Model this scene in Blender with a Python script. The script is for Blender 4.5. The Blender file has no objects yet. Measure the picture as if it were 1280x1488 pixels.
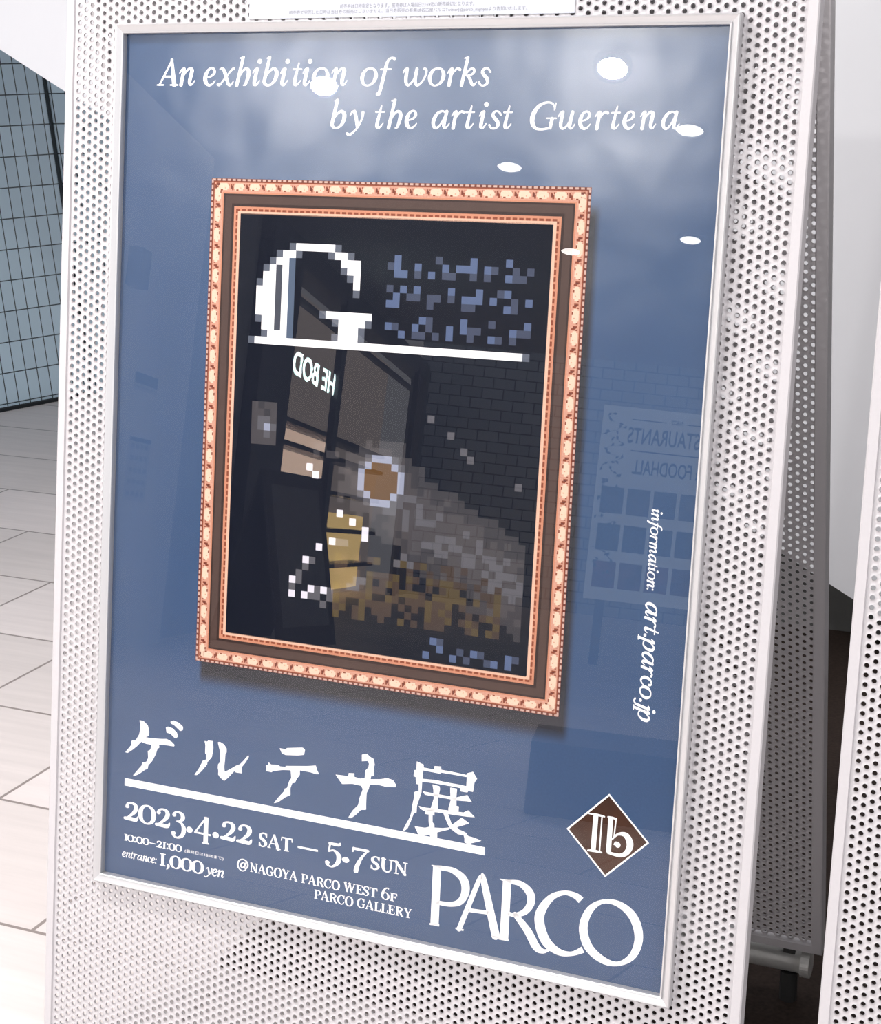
import bpy, math, random
import numpy as np
from mathutils import Vector, Matrix
from mathutils.geometry import tessellate_polygon

random.seed(7)
scene = bpy.context.scene
col = scene.collection

# ------------------------------------------------------------------ camera
FPX = 2450.0                       # focal length in pixels of the 1280 px wide frame
CAM_H = 1.2650
RW = np.array([[0.99994562, -0.01042881, 0.0],
               [-0.00276943, -0.26554168, 0.9640954],
               [-0.01005437, -0.96404298, -0.26555612]])   # camera axes (right, down, forward) to world
cam_data = bpy.data.cameras.new('camera')
cam = bpy.data.objects.new('camera', cam_data)
col.objects.link(cam)
cam_data.sensor_fit = 'HORIZONTAL'
cam_data.sensor_width = 36.0
cam_data.lens = 36.0 * FPX / 1280.0
cam_data.clip_start = 0.01
m = Matrix.Identity(4)
for i in range(3):
    m[i][0] = RW[i][0]; m[i][1] = -RW[i][1]; m[i][2] = -RW[i][2]
m[2][3] = CAM_H
cam.matrix_world = m
scene.camera = cam

# ------------------------------------------------------------------ world and exposure
world = bpy.data.worlds.new('daylight')
scene.world = world
world.use_nodes = True
bg = world.node_tree.nodes['Background']
bg.inputs[0].default_value = (1.0, 0.985, 1.0, 1)
bg.inputs[1].default_value = 1.6
LAMP_BRIGHT = 1800.0
LAMP_DIM = 26.0
scene.view_settings.view_transform = 'Standard'
scene.view_settings.look = 'None'
scene.view_settings.gamma = 1
scene.view_settings.use_curve_mapping = False
scene.view_settings.exposure = 0.0
scene.cycles.use_denoising = True
scene.cycles.max_bounces = 10
scene.cycles.transparent_max_bounces = 16
scene.cycles.sample_clamp_indirect = 6.0

# ------------------------------------------------------------------ frames of reference
C0 = np.array([0, 0, CAM_H])
O = np.array([-0.36785941, 2.06490253, 1.2848826])      # upper left inner corner of the poster frame
A = np.array([0.912102, -0.409964, 0.0]); A /= np.linalg.norm(A)
B = np.array([-0.06234473, -0.13870565, -0.9883693]); B /= np.linalg.norm(B)
N = np.array([0.4051958, 0.90149334, -0.15207276]); N /= np.linalg.norm(N)
NH = np.array([0.409964, 0.912102, 0.0])                # horizontal, away from the viewer
ANG = math.atan2(A[1], A[0])
SC = np.array([0, 1.8, 0.0])                            # corridor frame behind the viewer
CD = np.array([-0.66262005, -0.74895572, 0.0])
LD = np.array([-0.74895572, 0.66262005, 0.0])


def P3(u, v, w=0.0):
    return O + A * u + B * v + N * w


def cor(s, l, z):
    return SC + CD * s + LD * l + np.array([0, 0, z])


def ray(x, y):
    return RW @ np.array([(x - 640) / FPX, (y - 744) / FPX, 1.0])


def uv_at(x, y, w):
    """rectify a point of the photographed poster to the poster's own plane (metres)"""
    r = ray(x, y)
    t = ((O + N * w - C0) @ N) / (r @ N)
    p = C0 + r * t - O
    return float(p @ A), float(p @ B)


# ------------------------------------------------------------------ materials
def srgb(r, g, b):
    def f(c):
        c /= 255.0
        return c / 12.92 if c <= 0.04045 else ((c + 0.055) / 1.055) ** 2.4
    return (f(r), f(g), f(b), 1)


def mat(name, color, rough=0.5, metal=0.0, spec=0.5, noise=0.0, nscale=40.0, emit=None, estr=0.0, bump=0.0):
    mt = bpy.data.materials.new(name)
    mt.use_nodes = True
    nt = mt.node_tree
    b = nt.nodes['Principled BSDF']
    b.inputs['Base Color'].default_value = color
    b.inputs['Roughness'].default_value = rough
    b.inputs['Metallic'].default_value = metal
    b.inputs['Specular IOR Level'].default_value = spec
    if emit:
        b.inputs['Emission Color'].default_value = emit
        b.inputs['Emission Strength'].default_value = estr
    if noise or bump:
        tc = nt.nodes.new('ShaderNodeTexCoord')
        nz = nt.nodes.new('ShaderNodeTexNoise')
        nz.inputs['Scale'].default_value = nscale
        nz.inputs['Detail'].default_value = 5
        nt.links.new(tc.outputs['Object'], nz.inputs['Vector'])
        if noise:
            mr = nt.nodes.new('ShaderNodeMapRange')
            mr.inputs['From Min'].default_value = 0.25
            mr.inputs['From Max'].default_value = 0.75
            mr.inputs['To Min'].default_value = 1 - noise
            mr.inputs['To Max'].default_value = 1 + noise
            mx = nt.nodes.new('ShaderNodeMix')
            mx.data_type = 'RGBA'
            mx.blend_type = 'MULTIPLY'
            mx.inputs['Factor'].default_value = 1.0
            mx.inputs['A'].default_value = color
            nt.links.new(nz.outputs['Fac'], mr.inputs['Value'])
            nt.links.new(mr.outputs['Result'], mx.inputs['B'])
            nt.links.new(mx.outputs['Result'], b.inputs['Base Color'])
        if bump:
            bp = nt.nodes.new('ShaderNodeBump')
            bp.inputs['Strength'].default_value = bump
            bp.inputs['Distance'].default_value = 0.002
            nt.links.new(nz.outputs['Fac'], bp.inputs['Height'])
            nt.links.new(bp.outputs['Normal'], b.inputs['Normal'])
    return mt


def brick_mat(name, c1, c2, mortar, bw, rh, msize, offset, loc=(0, 0, 0), coord='UV', rough=0.4, spec=0.5,
              streak=None, bump=0.3):
    mt = bpy.data.materials.new(name)
    mt.use_nodes = True
    nt = mt.node_tree
    b = nt.nodes['Principled BSDF']
    tc = nt.nodes.new('ShaderNodeTexCoord')
    mp = nt.nodes.new('ShaderNodeMapping')
    mp.inputs['Location'].default_value = loc
    br = nt.nodes.new('ShaderNodeTexBrick')
    br.offset = offset
    br.inputs['Scale'].default_value = 1.0
    br.inputs['Color1'].default_value = c1
    br.inputs['Color2'].default_value = c2
    br.inputs['Mortar'].default_value = mortar
    br.inputs['Mortar Size'].default_value = msize
    br.inputs['Mortar Smooth'].default_value = 0.1
    br.inputs['Brick Width'].default_value = bw
    br.inputs['Row Height'].default_value = rh
    nt.links.new(tc.outputs[coord], mp.inputs['Vector'])
    nt.links.new(mp.outputs['Vector'], br.inputs['Vector'])
    out = br.outputs['Color']
    if streak:
        m2 = nt.nodes.new('ShaderNodeMapping')
        m2.inputs['Scale'].default_value = streak
        nz = nt.nodes.new('ShaderNodeTexNoise')
        nz.inputs['Scale'].default_value = 1.0
        nz.inputs['Detail'].default_value = 8
        nz.inputs['Roughness'].default_value = 0.62
        nt.links.new(tc.outputs[coord], m2.inputs['Vector'])
        nt.links.new(m2.outputs['Vector'], nz.inputs['Vector'])
        mr = nt.nodes.new('ShaderNodeMapRange')
        mr.inputs['From Min'].default_value = 0.3
        mr.inputs['From Max'].default_value = 0.7
        mr.inputs['To Min'].default_value = 0.92
        mr.inputs['To Max'].default_value = 1.05
        nt.links.new(nz.outputs['Fac'], mr.inputs['Value'])
        mx = nt.nodes.new('ShaderNodeMix')
        mx.data_type = 'RGBA'
        mx.blend_type = 'MULTIPLY'
        mx.inputs['Factor'].default_value = 1.0
        nt.links.new(out, mx.inputs['A'])
        nt.links.new(mr.outputs['Result'], mx.inputs['B'])
        out = mx.outputs['Result']
    nt.links.new(out, b.inputs['Base Color'])
    if bump:
        bp = nt.nodes.new('ShaderNodeBump')
        bp.inputs['Strength'].default_value = bump
        bp.inputs['Distance'].default_value = 0.003
        bp.invert = True
        nt.links.new(br.outputs['Fac'], bp.inputs['Height'])
        nt.links.new(bp.outputs['Normal'], b.inputs['Normal'])
    b.inputs['Roughness'].default_value = rough
    b.inputs['Specular IOR Level'].default_value = spec
    return mt


M = {}
M['stand'] = mat('white_powder_coat', (0.485, 0.47, 0.485, 1), 0.42, 0, 0.4, 0.02, 300)
M['frame'] = mat('silver_white_aluminium', (0.52, 0.52, 0.53, 1), 0.27, 0.55, 0.5)
M['steel'] = mat('brushed_steel', (0.60, 0.60, 0.58, 1), 0.35, 0.4, 0.5, 0.06, 120)
M['black'] = mat('black_rubber', (0.02, 0.02, 0.02, 1), 0.6)
M['backing'] = mat('grey_backing_board', (0.12, 0.12, 0.13, 1), 0.8)
M['white_paint'] = mat('white_wall_paint', (0.78, 0.76, 0.75, 1), 0.5, 0, 0.4, 0.02, 3)
M['stair_white'] = mat('white_satin_cladding', (0.70, 0.71, 0.74, 1), 0.35, 0, 0.45, 0.015, 2)
M['ceiling'] = mat('ceiling_paint', (0.36, 0.37, 0.39, 1), 0.8)
M['dark_grey'] = mat('dark_grey_plaster', (0.09, 0.09, 0.088, 1), 0.8, 0, 0.3, 0.1, 8)
M['notice'] = mat('notice_paper', (0.41, 0.43, 0.485, 1), 0.35, 0, 0.5, 0.01, 50)
M['notice_ink'] = mat('notice_ink', (0.17, 0.17, 0.19, 1), 0.6)
M['notice_line'] = mat('notice_rule', (0.45, 0.46, 0.5, 1), 0.6)
M['white_ink'] = mat('white_ink', (0.86, 0.86, 0.86, 1), 0.4, 0, 0.4)
M['dark_board'] = mat('dark_stained_board', (0.09, 0.085, 0.085, 1), 0.6, 0, 0.4, 0.1, 30)
M['chalkboard'] = mat('chalkboard', (0.30, 0.30, 0.30, 1), 0.7, 0, 0.3, 0.2, 12)
M['lens'] = mat('lamp_lens', (0.9, 0.9, 0.9, 1), 0.5, emit=(1, 0.97, 0.93, 1), estr=LAMP_DIM)
M['lens_bright'] = mat('lamp_lens_bright', (0.9, 0.9, 0.9, 1), 0.5, emit=(1, 0.97, 0.94, 1), estr=LAMP_BRIGHT)


# ------------------------------------------------------------------ mesh helpers
def new_mesh(name, verts, faces, mats, idx=None, uvs=None):
    me = bpy.data.meshes.new(name)
    me.from_pydata([tuple(map(float, v)) for v in verts], [], [tuple(f) for f in faces])
    if not isinstance(mats, (list, tuple)):
        mats = [mats]
    for mm in mats:
        me.materials.append(mm)
    if idx is not None:
        me.polygons.foreach_set('material_index', idx)
    if uvs is not None:
        layer = me.uv_layers.new(name='UVMap')
        k = 0
        for f in faces:
            for vi in f:
                layer.data[k].uv = uvs[vi]
                k += 1
    me.update()
    return me


def to_local(root, pts):
    if root is None:
        return [tuple(p) for p in pts]
    mi = Matrix.LocRotScale(root.location, root.rotation_euler, None).inverted()
    if root.parent is not None:
        r = root.parent
        mi = mi @ Matrix.LocRotScale(r.location, r.rotation_euler, None).inverted()
    mi = np.array(mi)
    pts = np.asarray(pts, float)
    return (pts @ mi[:3, :3].T + mi[:3, 3])


def part(name, verts, faces, mats, parent=None, idx=None, uvs=None, smooth=False):
    """link one mesh object; verts are world coordinates"""
    me = new_mesh(name, to_local(parent, verts), faces, mats, idx, uvs)
    if smooth:
        me.polygons.foreach_set('use_smooth', [True] * len(me.polygons))
    o = bpy.data.objects.new(name, me)
    col.objects.link(o)
    if parent is not None:
        o.parent = parent
    return o


def tag(o, label=None, cat=None, group=None, kind=None):
    if label: o['label'] = label
    if cat: o['category'] = cat
    if group: o['group'] = group
    if kind: o['kind'] = kind
    return o


def empty(name, loc, rz, label, cat, group=None):
    o = bpy.data.objects.new(name, None)
    col.objects.link(o)
    o.empty_display_size = 0.1
    o.location = tuple(map(float, loc))
    o.rotation_euler = (0, 0, rz)
    return tag(o, label, cat, group)


class MB:
    """collects shapes in world coordinates"""
    def __init__(s):
        s.v, s.f, s.i = [], [], []

    def add(s, verts, faces, k=0):
        n = len(s.v)
        s.v += [tuple(map(float, p)) for p in verts]
        s.f += [tuple(n + q for q in f) for f in faces]
        s.i += [k] * len(faces)

    def box(s, org, ax, ay, az, k=0):
        """org corner and three edge vectors"""
        org, ax, ay, az = (np.array(q, float) for q in (org, ax, ay, az))
        c = [org + ax * i + ay * j + az * h for h in (0, 1) for j in (0, 1) for i in (0, 1)]
        s.add(c, [(0, 2, 3, 1), (4, 5, 7, 6), (0, 1, 5, 4), (2, 6, 7, 3), (0, 4, 6, 2), (1, 3, 7, 5)], k)

    def tube(s, a, b, r, n=24, k=0, cap=True):
        a, b = np.array(a, float), np.array(b, float)
        d = (b - a) / np.linalg.norm(b - a)
        t = np.array([0, 0, 1.0]) if abs(d[2]) < 0.9 else np.array([1.0, 0, 0])
        x = np.cross(d, t); x /= np.linalg.norm(x)
        y = np.cross(d, x)
        v = []
        for q in (a, b):
            for j in range(n):
                an = 2 * math.pi * j / n
                v.append(q + (x * math.cos(an) + y * math.sin(an)) * r)
        f = [(j, (j + 1) % n, n + (j + 1) % n, n + j) for j in range(n)]
        if cap:
            f += [tuple(range(n))[::-1], tuple(range(n, 2 * n))]
        s.add(v, f, k)

    def prism(s, poly, off, k=0):
        """planar polygon (3D points) extruded by off"""
        n = len(poly)
        poly = [np.array(p, float) for p in poly]
        v = poly + [p + np.array(off) for p in poly]
        tri = tessellate_polygon([[Vector(p) for p in poly]])
        f = [tuple(t) for t in tri] + [tuple(n + q for q in t[::-1]) for t in tri]
        f += [(j, (j + 1) % n, n + (j + 1) % n, n + j) for j in range(n)]
        s.add(v, f, k)

    def build(s, name, mats, parent=None, smooth=False):
        return part(name, s.v, s.f, mats, parent, s.i, None, smooth)


# ------------------------------------------------------------------ setting: floor, walls, staircase, ceiling
M['floor'] = brick_mat('stone_look_floor_tile', srgb(236, 227, 225), srgb(220, 212, 209), srgb(150, 140, 136),
                       0.68, 0.355, 0.0035, 0.5, loc=(0.13, -0.035, 0), coord='Object', rough=0.42, spec=0.4,
                       streak=(2.5, 34, 1), bump=0.25)
fo = bpy.data.objects.new('floor', new_mesh('floor', [(-16, -18, -0.02), (10, -18, -0.02), (10, 12, -0.02), (-16, 12, -0.02),
                                                       (-16, -18, 0), (10, -18, 0), (10, 12, 0), (-16, 12, 0)],
                                            [(4, 5, 6, 7), (0, 3, 2, 1), (0, 1, 5, 4), (1, 2, 6, 5), (2, 3, 7, 6), (3, 0, 4, 7)], M['floor']))
col.objects.link(fo)
fo.rotation_euler = (0, 0, ANG)
tag(fo, kind='structure')

# leaning tiled wall on the left, beyond the stands
M['wall_tile'] = brick_mat('glazed_wall_tile', srgb(198, 224, 240), srgb(187, 212, 228), srgb(30, 52, 64),
                           0.0502, 0.1105, 0.0022, 0.0, loc=(0.014, -0.0205, 0), rough=0.25, spec=0.5, bump=0.5)
b0 = np.array([-1.6073328, 6.04945221, 0.0])
tw = np.array([0.65775568, 0.75323135, 0.0])
dw = np.array([-0.10482954, 0.0915419, 0.99026807])
HW = 2.7
wv, wf, wu = [], [], []


def wquad(p, q, rise, u0, v1):
    n = len(wv)
    wv.extend([p, q, q + rise, p + rise])
    ln = np.linalg.norm(q - p)
    wu.extend([(u0, 0), (u0 + ln, 0), (u0 + ln, v1), (u0, v1)])
    wf.append((n, n + 1, n + 2, n + 3))


cpt = b0 + tw * 0.425
fl_ = b0 - tw * 4.2
bk = cpt + np.array([2.6, 0.12, 0])
far1, far2 = fl_ + np.array([-1.2, 1.4, 0]), bk + np.array([0.2, 1.6, 0])
wquad(fl_, cpt, dw * HW, -4.2, HW)
wquad(cpt, bk, dw * HW, 0.425, HW)
wquad(bk, far2, dw * HW, 0, HW)
wquad(far2, far1, dw * HW, 0, HW)
wquad(far1, fl_, dw * HW, 0, HW)
wv.extend([p + dw * HW for p in (fl_, cpt, bk, far2, far1)])
wu.extend([(0, 0)] * 5)
wf.append(tuple(range(len(wv) - 5, len(wv))))
tag(part('wall_left', wv, wf, M['wall_tile'], None, None, wu), kind='structure')
# joint strip where the two tiled faces meet
jb = MB()
jb.tube(cpt + np.array([-0.004, -0.006, 0.0]), cpt + np.array([-0.004, -0.006, 0]) + dw * HW, 0.008, 10)
tag(jb.build('trim_1', mat('dark_joint', srgb(25, 40, 48), 0.6)), kind='structure')
sk = MB()
sk.box(fl_ + np.array([0.006, -0.006, 0]), tw * 4.6, np.array([0.012, -0.012, 0]), (0, 0, 0.012))
tag(sk.build('trim_2', mat('dark_sealant', srgb(20, 26, 30), 0.7)), kind='structure')

# white sloping side of the staircase behind the stands
PD = 1.6


def on_vert(x, y):
    r = ray(x, y)
    t = ((O + NH * PD - C0) @ NH) / (r @ NH)
    p = C0 + r * t
    return float((p - O) @ A), float(p[2])


sa, za = on_vert(0, 72)
sb_, zb = on_vert(1232, 866)
k_ = (zb - za) / (sb_ - sa)


def stair_z(s):
    return za + k_ * (s - sa)


def S3(s, z, d=0.0):
    p = O + A * s + NH * (PD + d)
    return np.array([p[0], p[1], z])


s_hi = sa + (2.7 - za) / k_
s_lo = sa + (0.0 - za) / k_
st = MB()
st.prism([S3(-2.55, stair_z(-2.55)), S3(s_lo, 0.0), S3(s_lo + 0.3, 0.0), S3(s_lo + 0.3, 2.7), S3(-2.55, 2.7)], NH * 1.2)
tag(st.build('staircase', M['stair_white']), 'white panelled staircase with sloping underside behind the stands', 'staircase')
wb = MB()
wb.prism([S3(-0.12, 0.0, 0.26), S3(s_lo - 0.06, 0.0, 0.26), S3(s_lo - 0.06, stair_z(s_lo - 0.06) - 0.015, 0.26), S3(-0.12, stair_z(-0.12) - 0.015, 0.26)], NH * 0.12)
tag(wb.build('wall_back', M['dark_grey']), kind='structure')

cb2 = MB()
cb2.box(S3(-5.5, 2.74, -1.2), A * 11, NH * 5.4, (0, 0, 0.12))  # unseen slab added to keep daylight off the floor behind the stands
tag(cb2.build('shade_ceiling_back', M['ceiling']), kind='structure')
wr = MB()
wr.box((1.95, 0.5, 0), (0.12, 0, 0), (0.5, 5.0, 0), (0, 0, 2.7))  # unseen wall added to block light from the right
tag(wr.build('shade_wall_right', mat('grey_wall', (0.4, 0.4, 0.4, 1), 0.7)), kind='structure')
# corridor behind the viewer, seen only as reflection in the acrylic
LW = 2.1
CEIL = 2.58


def zl(z21, pz=1.0):
    return pz + (z21 - pz) * LW / 2.1


w1 = MB()
w1.box(cor(0.2, LW, 0), CD * 6.5, LD * 0.15, (0, 0, CEIL - 0.04))
tag(w1.build('wall_front', M['white_paint']), kind='structure')
w1b = MB()
w1b.box(cor(6.7, LW + 0.06, 0), CD * 1.5, LD * 0.15, (0, 0, CEIL - 0.04))
tag(w1b.build('wall_side', mat('pale_grey_wall', (0.42, 0.43, 0.45, 1), 0.6)), kind='structure')
M['end_tile'] = brick_mat('dark_end_wall_tile', srgb(185, 195, 206), srgb(165, 174, 185), srgb(70, 76, 84),
                          0.24, 0.12, 0.006, 0.5, rough=0.5, bump=0.3)
ev = [cor(17, 2.2, 0), cor(17, -2, 0), cor(17, -2, 4.2), cor(17, 2.2, 4.2), cor(17.15, 2.2, 0), cor(17.15, -2, 0),
      cor(17.15, -2, 4.2), cor(17.15, 2.2, 4.2)]
eu = [(0, 0), (4.2, 0), (4.2, 4.2), (0, 4.2)] * 2
tag(part('wall_end', ev, [(0, 1, 2, 3), (5, 4, 7, 6), (0, 4, 5, 1), (3, 2, 6, 7), (0, 3, 7, 4), (1, 5, 6, 2)], M['end_tile'], None, None, eu),
    kind='structure')
ce = MB()
ce.box(cor(3.4, 2.3, CEIL), CD * 11.2, LD * -4.2, (0, 0, 0.12))
tag(ce.build('ceiling', M['ceiling']), kind='structure')

mb = MB()
mb.box(np.array([*(O + A * 0.0 + NH * 0.10)[:2], 0.0]), A * 2.16, NH * 1.755, (0, 0, 0.008))
tag(mb.build('floor_mat', mat('dark_brown_mat', (0.030, 0.020, 0.016, 1), 0.9, 0, 0.2, 0.35, 160)),
    'dark brown floor mat under and behind the stands', 'mat')
# ------------------------------------------------------------------ ceiling downlights
LAMP_AIM = {True: 0.45, False: 0.22}
LAMPS = [(4.99, 1.22, True), (4.38, 0.02, True), (5.31, -0.305, False), (6.33, 0.53, False), (7.80, -0.42, False), (8.55, 0.285, False)]
LL = ['bright downlight mirrored over the word exhibition', 'bright downlight mirrored above the name Guertena',
      'small downlight mirrored just after the name Guertena', 'small downlight mirrored above the painted frame',
      'small downlight mirrored near the right edge of poster', 'small downlight mirrored on the right band of the painted frame']
for (s, l, br), lb in zip(LAMPS, LL):
    c = cor(s, l, CEIL)
    root = empty('downlight', c, 0, lb, 'ceiling light', 'downlights mirrored in the poster')
    r0, r1 = (0.056, 0.073) if br else (0.06, 0.077)
    n = 32
    # the two bright ones are gimbal spots turned towards the stands
    nrm = np.array([0, 0, -1.0])
    if True:
        t_ = np.array([0.1, 1.85, 0.95]) - c
        t_ /= np.linalg.norm(t_)
        nrm = nrm * (1 - LAMP_AIM[br]) + t_ * LAMP_AIM[br]
        nrm /= np.linalg.norm(nrm)
    ax_ = np.cross(nrm, CD); ax_ /= np.linalg.norm(ax_)
    ay_ = np.cross(nrm, ax_)
    cc = c - np.array([0, 0, 0.05 if br else 0.02])

    def disc(r, d):
        return [cc + (ax_ * math.cos(2 * math.pi * q / n) + ay_ * math.sin(2 * math.pi * q / n)) * r + nrm * d for q in range(n)]
    v, f = [], []
    for (r, d) in ((r0, 0.002), (r0, 0.012), (r1, 0.010), (r1, -0.02)):
        v += disc(r, d)
    for q in range(3):
        for j in range(n):
            f.append((q * n + j, q * n + (j + 1) % n, (q + 1) * n + (j + 1) % n, (q + 1) * n + j))
    part('trim_ring', v, f, M['frame'], root, smooth=True)
    part('lens', disc(r0, 0.004), [tuple(range(n))], M['lens_bright'] if br else M['lens'], root)
    if True:
        mb = MB()
        mb.tube(cc - nrm * (0.02 if br else 0.012), (c[0], c[1], CEIL), 0.03 if br else 0.018, 20)
        mb.build('stem', M['frame'], root)

# unseen track rail and spot, added to brighten the floor beside the stand
tp = S3(-0.42, 2.68, -2.35)
tr_ = empty('fill_track_light', S3(-0.42, 2.74, -1.1), ANG, 'added track rail with spot to brighten the pale floor left of the stand, out of view', 'ceiling light')
mb = MB()
mb.box(S3(-0.435, 2.69, -2.45), A * 0.03, NH * 1.5, (0, 0, 0.025))
mb.box(S3(-0.435, 2.70, -1.15), A * 0.03, NH * 0.2, (0, 0, 0.04))
mb.build('rail', M['frame'], tr_)
mb = MB()
mb.tube(tp + np.array([0, 0, 0.012]), tp - np.array([0, 0, 0.10]), 0.06, 28)
mb.build('housing', M['frame'], tr_)
ring_ = [tp + np.array([0.052 * math.cos(2 * math.pi * q / 28), 0.052 * math.sin(2 * math.pi * q / 28), -0.101]) for q in range(28)]
part('lens', ring_, [tuple(range(28))[::-1]], mat('lamp_lens_track', (0.9, 0.9, 0.9, 1), 0.5, emit=(1, 0.95, 0.93, 1), estr=1500.0), tr_)
# unseen ceiling spot, added for more light on the floor at left
c = S3(-0.42, 2.74, -1.12)
sp_ = empty('fill_ceiling_spot', c, ANG, 'added ceiling spot to brighten the pale floor left of the stand, out of view', 'ceiling light')
mb = MB()
mb.tube(c, c - np.array([0, 0, 0.09]), 0.06, 28)
mb.build('housing', M['frame'], sp_)
ring_ = [c + np.array([0.052 * math.cos(2 * math.pi * q / 28), 0.052 * math.sin(2 * math.pi * q / 28), -0.091]) for q in range(28)]
part('lens', ring_, [tuple(range(28))[::-1]], mat('lamp_lens_soft', (0.9, 0.9, 0.9, 1), 0.5, emit=(1, 0.96, 0.94, 1), estr=160.0), sp_)

# ------------------------------------------------------------------ perforated sheet
PITCH = 0.01003
COLP = PITCH * math.sqrt(3) / 2


def perforated(centres, r, thick, fmap):
    """hexagonal cells with a round hole each, welded into one sheet; fmap(u, v, w) -> world"""
    cs = np.array(centres, float)
    n = len(cs)
    R_ = PITCH / math.sqrt(3)
    hx = np.array([[R_ * math.cos(math.radians(60 * j)), R_ * math.sin(math.radians(60 * j))] for j in range(6)])
    ho = np.array([[r * math.cos(math.radians(30 * j)), r * math.sin(math.radians(30 * j))] for j in range(12)])
    corners = (cs[:, None, :] + hx[None]).reshape(-1, 2)
    key = np.round(corners * 20000).astype(np.int64)
    _, first, inv = np.unique(key, axis=0, return_index=True, return_inverse=True)
    inv = inv.reshape(-1)
    cu = corners[first]
    nc = len(cu)
    holes = (cs[:, None, :] + ho[None]).reshape(-1, 2)
    flat = np.vstack([cu, holes])
    nf = len(flat)
    ci = inv.reshape(n, 6)
    hi = nc + np.arange(n * 12).reshape(n, 12)
    tri = []
    for j in range(6):
        j2 = (j + 1) % 6
        tri.append(np.stack([ci[:, j], ci[:, j2], hi[:, 2 * j + 1]], 1))
        tri.append(np.stack([ci[:, j], hi[:, 2 * j + 1], hi[:, 2 * j]], 1))
        tri.append(np.stack([ci[:, j2], hi[:, (2 * j + 2) % 12], hi[:, 2 * j + 1]], 1))
    tri = np.vstack(tri)
    wall = []
    for j in range(12):
        j2 = (j + 1) % 12
        wall.append(np.stack([hi[:, j], hi[:, j2], hi[:, j2] + nf], 1))
        wall.append(np.stack([hi[:, j], hi[:, j2] + nf, hi[:, j] + nf], 1))
    wall = np.vstack(wall)
    faces = np.vstack([tri[:, ::-1], tri + nf, wall])
    verts = np.vstack([fmap(flat[:, 0], flat[:, 1], 0.0), fmap(flat[:, 0], flat[:, 1], thick)])
    return verts, faces


def sheet_object(name, verts, faces, mt, parent):
    me = bpy.data.meshes.new(name)
    lv = np.asarray(to_local(parent, verts), dtype=np.float32)
    me.vertices.add(len(lv))
    me.vertices.foreach_set('co', lv.reshape(-1))
    nf = len(faces)
    me.loops.add(nf * 3)
    me.loops.foreach_set('vertex_index', np.asarray(faces, dtype=np.int32).reshape(-1))
    me.polygons.add(nf)
    me.polygons.foreach_set('loop_start', np.arange(0, nf * 3, 3, dtype=np.int32))
    me.polygons.foreach_set('loop_total', np.full(nf, 3, dtype=np.int32))
    me.materials.append(mt)
    me.update(calc_edges=True)
    o = bpy.data.objects.new(name, me)
    col.objects.link(o)
    o.parent = parent
    return o


# ------------------------------------------------------------------ the A-shaped poster stand
WP = 0.012                          # face of the perforated sheet
UL, UR = -0.0885, 0.8155            # outer edges of the stand
RIM = 0.0125
VT, VB = -0.185, 1.262
FW, FH = 0.728, 1.0273              # inner opening of the poster frame

base = O + A * (UL + UR) / 2
stand = empty('poster_stand', (base[0], base[1], 0), ANG,
              'white perforated A-frame stand holding the blue exhibition poster', 'sign stand', 'perforated poster stands')


def front_map(u, v, w):
    return O + np.outer(u, A) + np.outer(v, B) + N * (WP + w)


cent = []
u0 = -0.0702
kmax = 100
for k in range(kmax + 1):
    u = u0 + k * COLP
    off = 0.0 if k % 2 == 0 else PITCH / 2
    j0 = int(math.floor((VT - 0.006) / PITCH))
    j1 = int(math.ceil(VB / PITCH))
    for j in range(j0, j1 + 1):
        v = j * PITCH + off + 0.0044
        if v < VT + 0.004 or v > VB - 0.004:
            continue
        if -0.001 < u < FW + 0.001 and -0.001 < v < FH + 0.001:
            continue
        cent.append((u, v))
vs, fs = perforated(cent, 0.0027, 0.0023, front_map)
sheet_object('perforated_panel', vs, fs, M['stand'], stand)

# raised rim round the front panel: four mitred rails
def rails(name, parent, mt, ul, ur, vt, vb, prof, pf, label=None):
    """prof: list of (inward offset, w); pf(u, v, w) -> world"""
    cor4 = [(ul, vt), (ur, vt), (ur, vb), (ul, vb)]
    inw = [(1, 1), (-1, 1), (-1, -1), (1, -1)]
    n = len(prof)
    res = []
    for e in range(4):
        a, b = e, (e + 1) % 4
        v = []
        for q in (a, b):
            for (d, w) in prof:
                v.append(pf(cor4[q][0] + inw[q][0] * d, cor4[q][1] + inw[q][1] * d, w))
        f = [(j, (j + 1) % n, n + (j + 1) % n, n + j) for j in range(n)]
        f += [tuple(range(n))[::-1], tuple(range(n, 2 * n))]
        res.append(part(name, v, f, mt, parent))
    return res


rails('edge_rail', stand, M['stand'], UL, UR, VT, VB,
      [(0, 0.030), (0, 0.011), (0.0015, 0.0095), (RIM - 0.0015, 0.0095), (RIM - 0.0003, 0.0125), (RIM - 0.0005, 0.0175), (0.004, 0.0175), (0.004, 0.030)], P3)

for (xa, xb) in ((UL + 0.003, u0 - 0.0029), (u0 + kmax * COLP + 0.0029, UR - 0.003)):
    sb2 = MB()
    sb2.box(P3(xa, VT + 0.003, WP + 0.00015), A * (xb - xa), B * (VB - VT - 0.006), N * 0.0012)
    sb2.build('panel_margin', M['stand'], stand)

# snap frame round the poster
FO = 0.0112
rails('frame_rail', stand, M['frame'], -FO, FW + FO, -FO, FH + FO,
      [(0, 0.012), (0, -0.0005), (0.0012, -0.0018), (0.0026, -0.0014), (0.0086, 0.0018), (0.0092, 0.0000), (FO - 0.0002, 0.0006), (FO, 0.0022), (FO, 0.0098), (FO - 0.002, 0.012)], P3)
bb = MB()
bb.box(P3(-0.009, -0.009, 0.0122), A * (FW + 0.018), B * (FH + 0.018), N * 0.008)
bb.build('backing_board', M['backing'], stand)

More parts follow.
